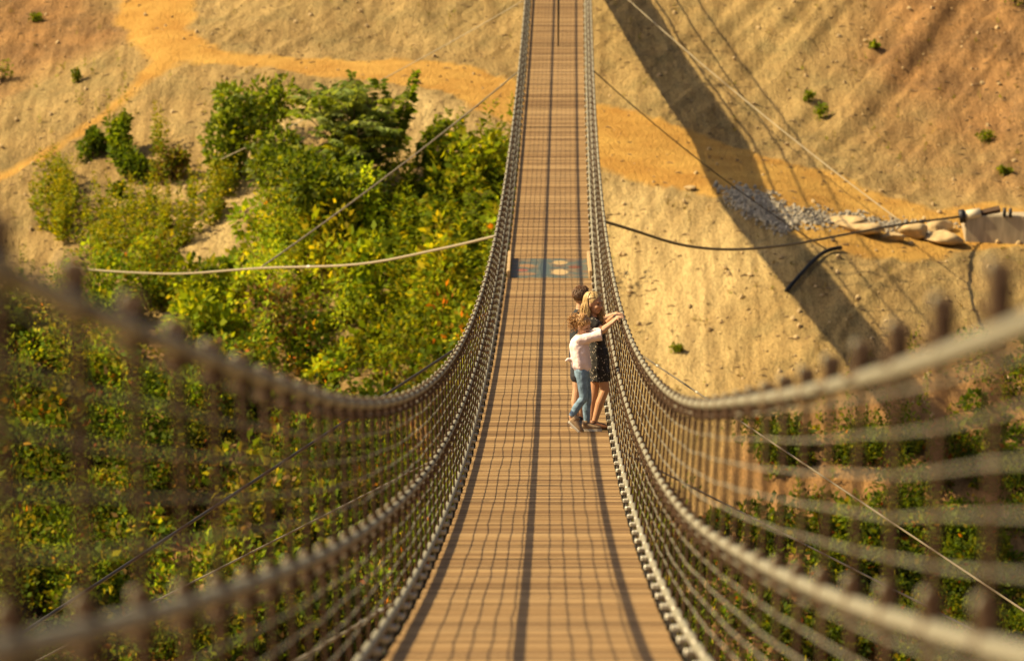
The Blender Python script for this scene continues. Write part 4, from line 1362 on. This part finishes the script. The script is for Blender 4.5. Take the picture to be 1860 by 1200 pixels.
for k in range(44):      # far side lock that hangs in front of the chest
    ph = rg.uniform(0.95, 1.35); k1 = rg.uniform(1.02, 1.12)
    P = [scalp(0.2, ph, 1.0), scalp(0.8, ph, 1.06 * k1), scalp(1.5, ph, 1.08 * k1)]
    e0 = P[-1] + np.array([0.025, rg.normal(0.0, .01), -0.08]); P += [e0, e0 + np.array([rg.normal(0.02, .012), rg.normal(0, .012), -0.10])]
    spec.append(P)
strands(whd, 1.05, spec, 0.0048, M_BLOND, w_, seed=3)
v, f = ellipsoid((-0.014, 0, 0.028), (0.103, 0.083, 0.103), 44, 32)
keep = [q for q in f if np.mean([v[i][0] * 0.95 - v[i][2] * 0.8 for i in q]) < 0.005]
link('hair', mesh('hair', v, keep, M_BLOND, True), w_).matrix_basis = whd @ Matrix.Scale(1.04, 4)
shoe((.595, -.09), (.76, -.105), w_, M_LEATHER, M_BLACK, 0.235)
shoe((.565, .09), (.72, .09), w_, M_LEATHER, M_BLACK, 0.235)


def wristband(root, a, b, r, mat):
    a = np.array(a); b = np.array(b); d = (b - a) / np.linalg.norm(b - a)
    link('wristband', mesh('wristband', *tube([b - d * 0.012, b + d * 0.02], [r, r], 12), mat, True), root)


wristband(w_, wj['elr'], wj['wrr'], 0.031, M_BLACK)

# ---- man behind
m_ = person_root(63.5, 'man with short brown hair in a charcoal tee behind the woman')
mj = J_(pel=(.42, 0, .93), che=(.43, 0, 1.24), nec=(.435, 0, 1.43), hd=(.455, 0, 1.56), shr=(.41, -.185, 1.375), elr=(.62, -.17, 1.30), wrr=(.84, -.10, 1.35),
        shl=(.44, .19, 1.385), ell=(.66, .23, 1.27), wrl=(.85, .17, 1.355), hir=(.42, -.095, .90), knr=(.405, -.10, .48), anr=(.385, -.10, .09), tor=(.53, -.11, .03),
        hil=(.43, .095, .90), knl=(.47, .10, .48), anl=(.45, .11, .09), tol=(.60, .12, .03))
mhd = Matrix.Translation((.462, 0, 1.578)) @ Euler((0, 0.05, 0.55)).to_matrix().to_4x4()
body(m_, mj, dict(pel=.105, hipw=.16, che=.11, shw=.22, nec=.056, arm=.046, leg=.068), M_SKIN_P, mhd, 1.06, {'r': -.06, 'l': .14}, 1.0)
face_bits(mhd, 1.06, m_)
tp = [loft([(.42, 0, .86, .115, .175), (.422, 0, 1.0, .112, .172), (.43, 0, 1.15, .118, .185), (.432, 0, 1.27, .124, .20), (.43, 0, 1.36, .098, .195), (.432, 0, 1.41, .07, .12), (.435, 0, 1.435, .058, .062)], 28, 0.03, 2)]
for e in 'rl': tp += limb([mj['sh' + e], mj['sh' + e] * 0.45 + mj['el' + e] * 0.55], [.074, .070])
soft(link('tee_shirt', mesh('tee_shirt', *join(tp), M_TEE, True), m_), 0.009, 3, 0.016)
tp = [loft([(.42, 0, .80, .12, .17), (.42, 0, .9, .12, .17), (.42, 0, .96, .11, .16)], 24)]
for e in 'rl': tp += limb([mj['hi' + e], mj['hi' + e] * .35 + mj['kn' + e] * .65], [.098, .094])
soft(link('shorts', mesh('shorts', *join(tp), M_SHORTS, True), m_), 0.009, 3, 0.014)
shoe((.375, -.10), (.53, -.12), m_, M_NAVY, M_SOLE, 0.265)
shoe((.44, .11), (.60, .13), m_, M_NAVY, M_SOLE, 0.265)
rg = np.random.default_rng(15); spec = []
for k in range(620):
    sgn = rg.choice([-1, 1]); u = rg.random()
    ph = sgn * rg.uniform(0.0, 3.14); lim = 0.75 if abs(ph) < 0.9 else (1.25 if abs(ph) < 1.5 else 1.75)
    t0 = rg.uniform(0.02, lim)
    P = [scalp(t0, ph, 0.99), scalp(t0 + 0.12, ph, 1.06), scalp(min(t0 + 0.28, lim + 0.12), ph + rg.normal(0, .05), 1.07 + rg.uniform(0, .06))]
    spec.append(P)
strands(mhd, 1.06, spec, 0.0062, M_BROWNH, m_, seed=4)
v, f = ellipsoid((-0.014, 0, 0.028), (0.102, 0.081, 0.102), 44, 32)
keep = [q for q in f if np.mean([v[i][0] * 0.9 - v[i][2] for i in q]) < 0.03 and np.mean([v[i][2] for i in q]) > -0.035]
link('hair', mesh('hair', v, keep, M_BROWNH, True), m_).matrix_basis = mhd @ Matrix.Scale(1.06, 4)
wristband(m_, mj['elr'], mj['wrr'], 0.036, M_BLACK)
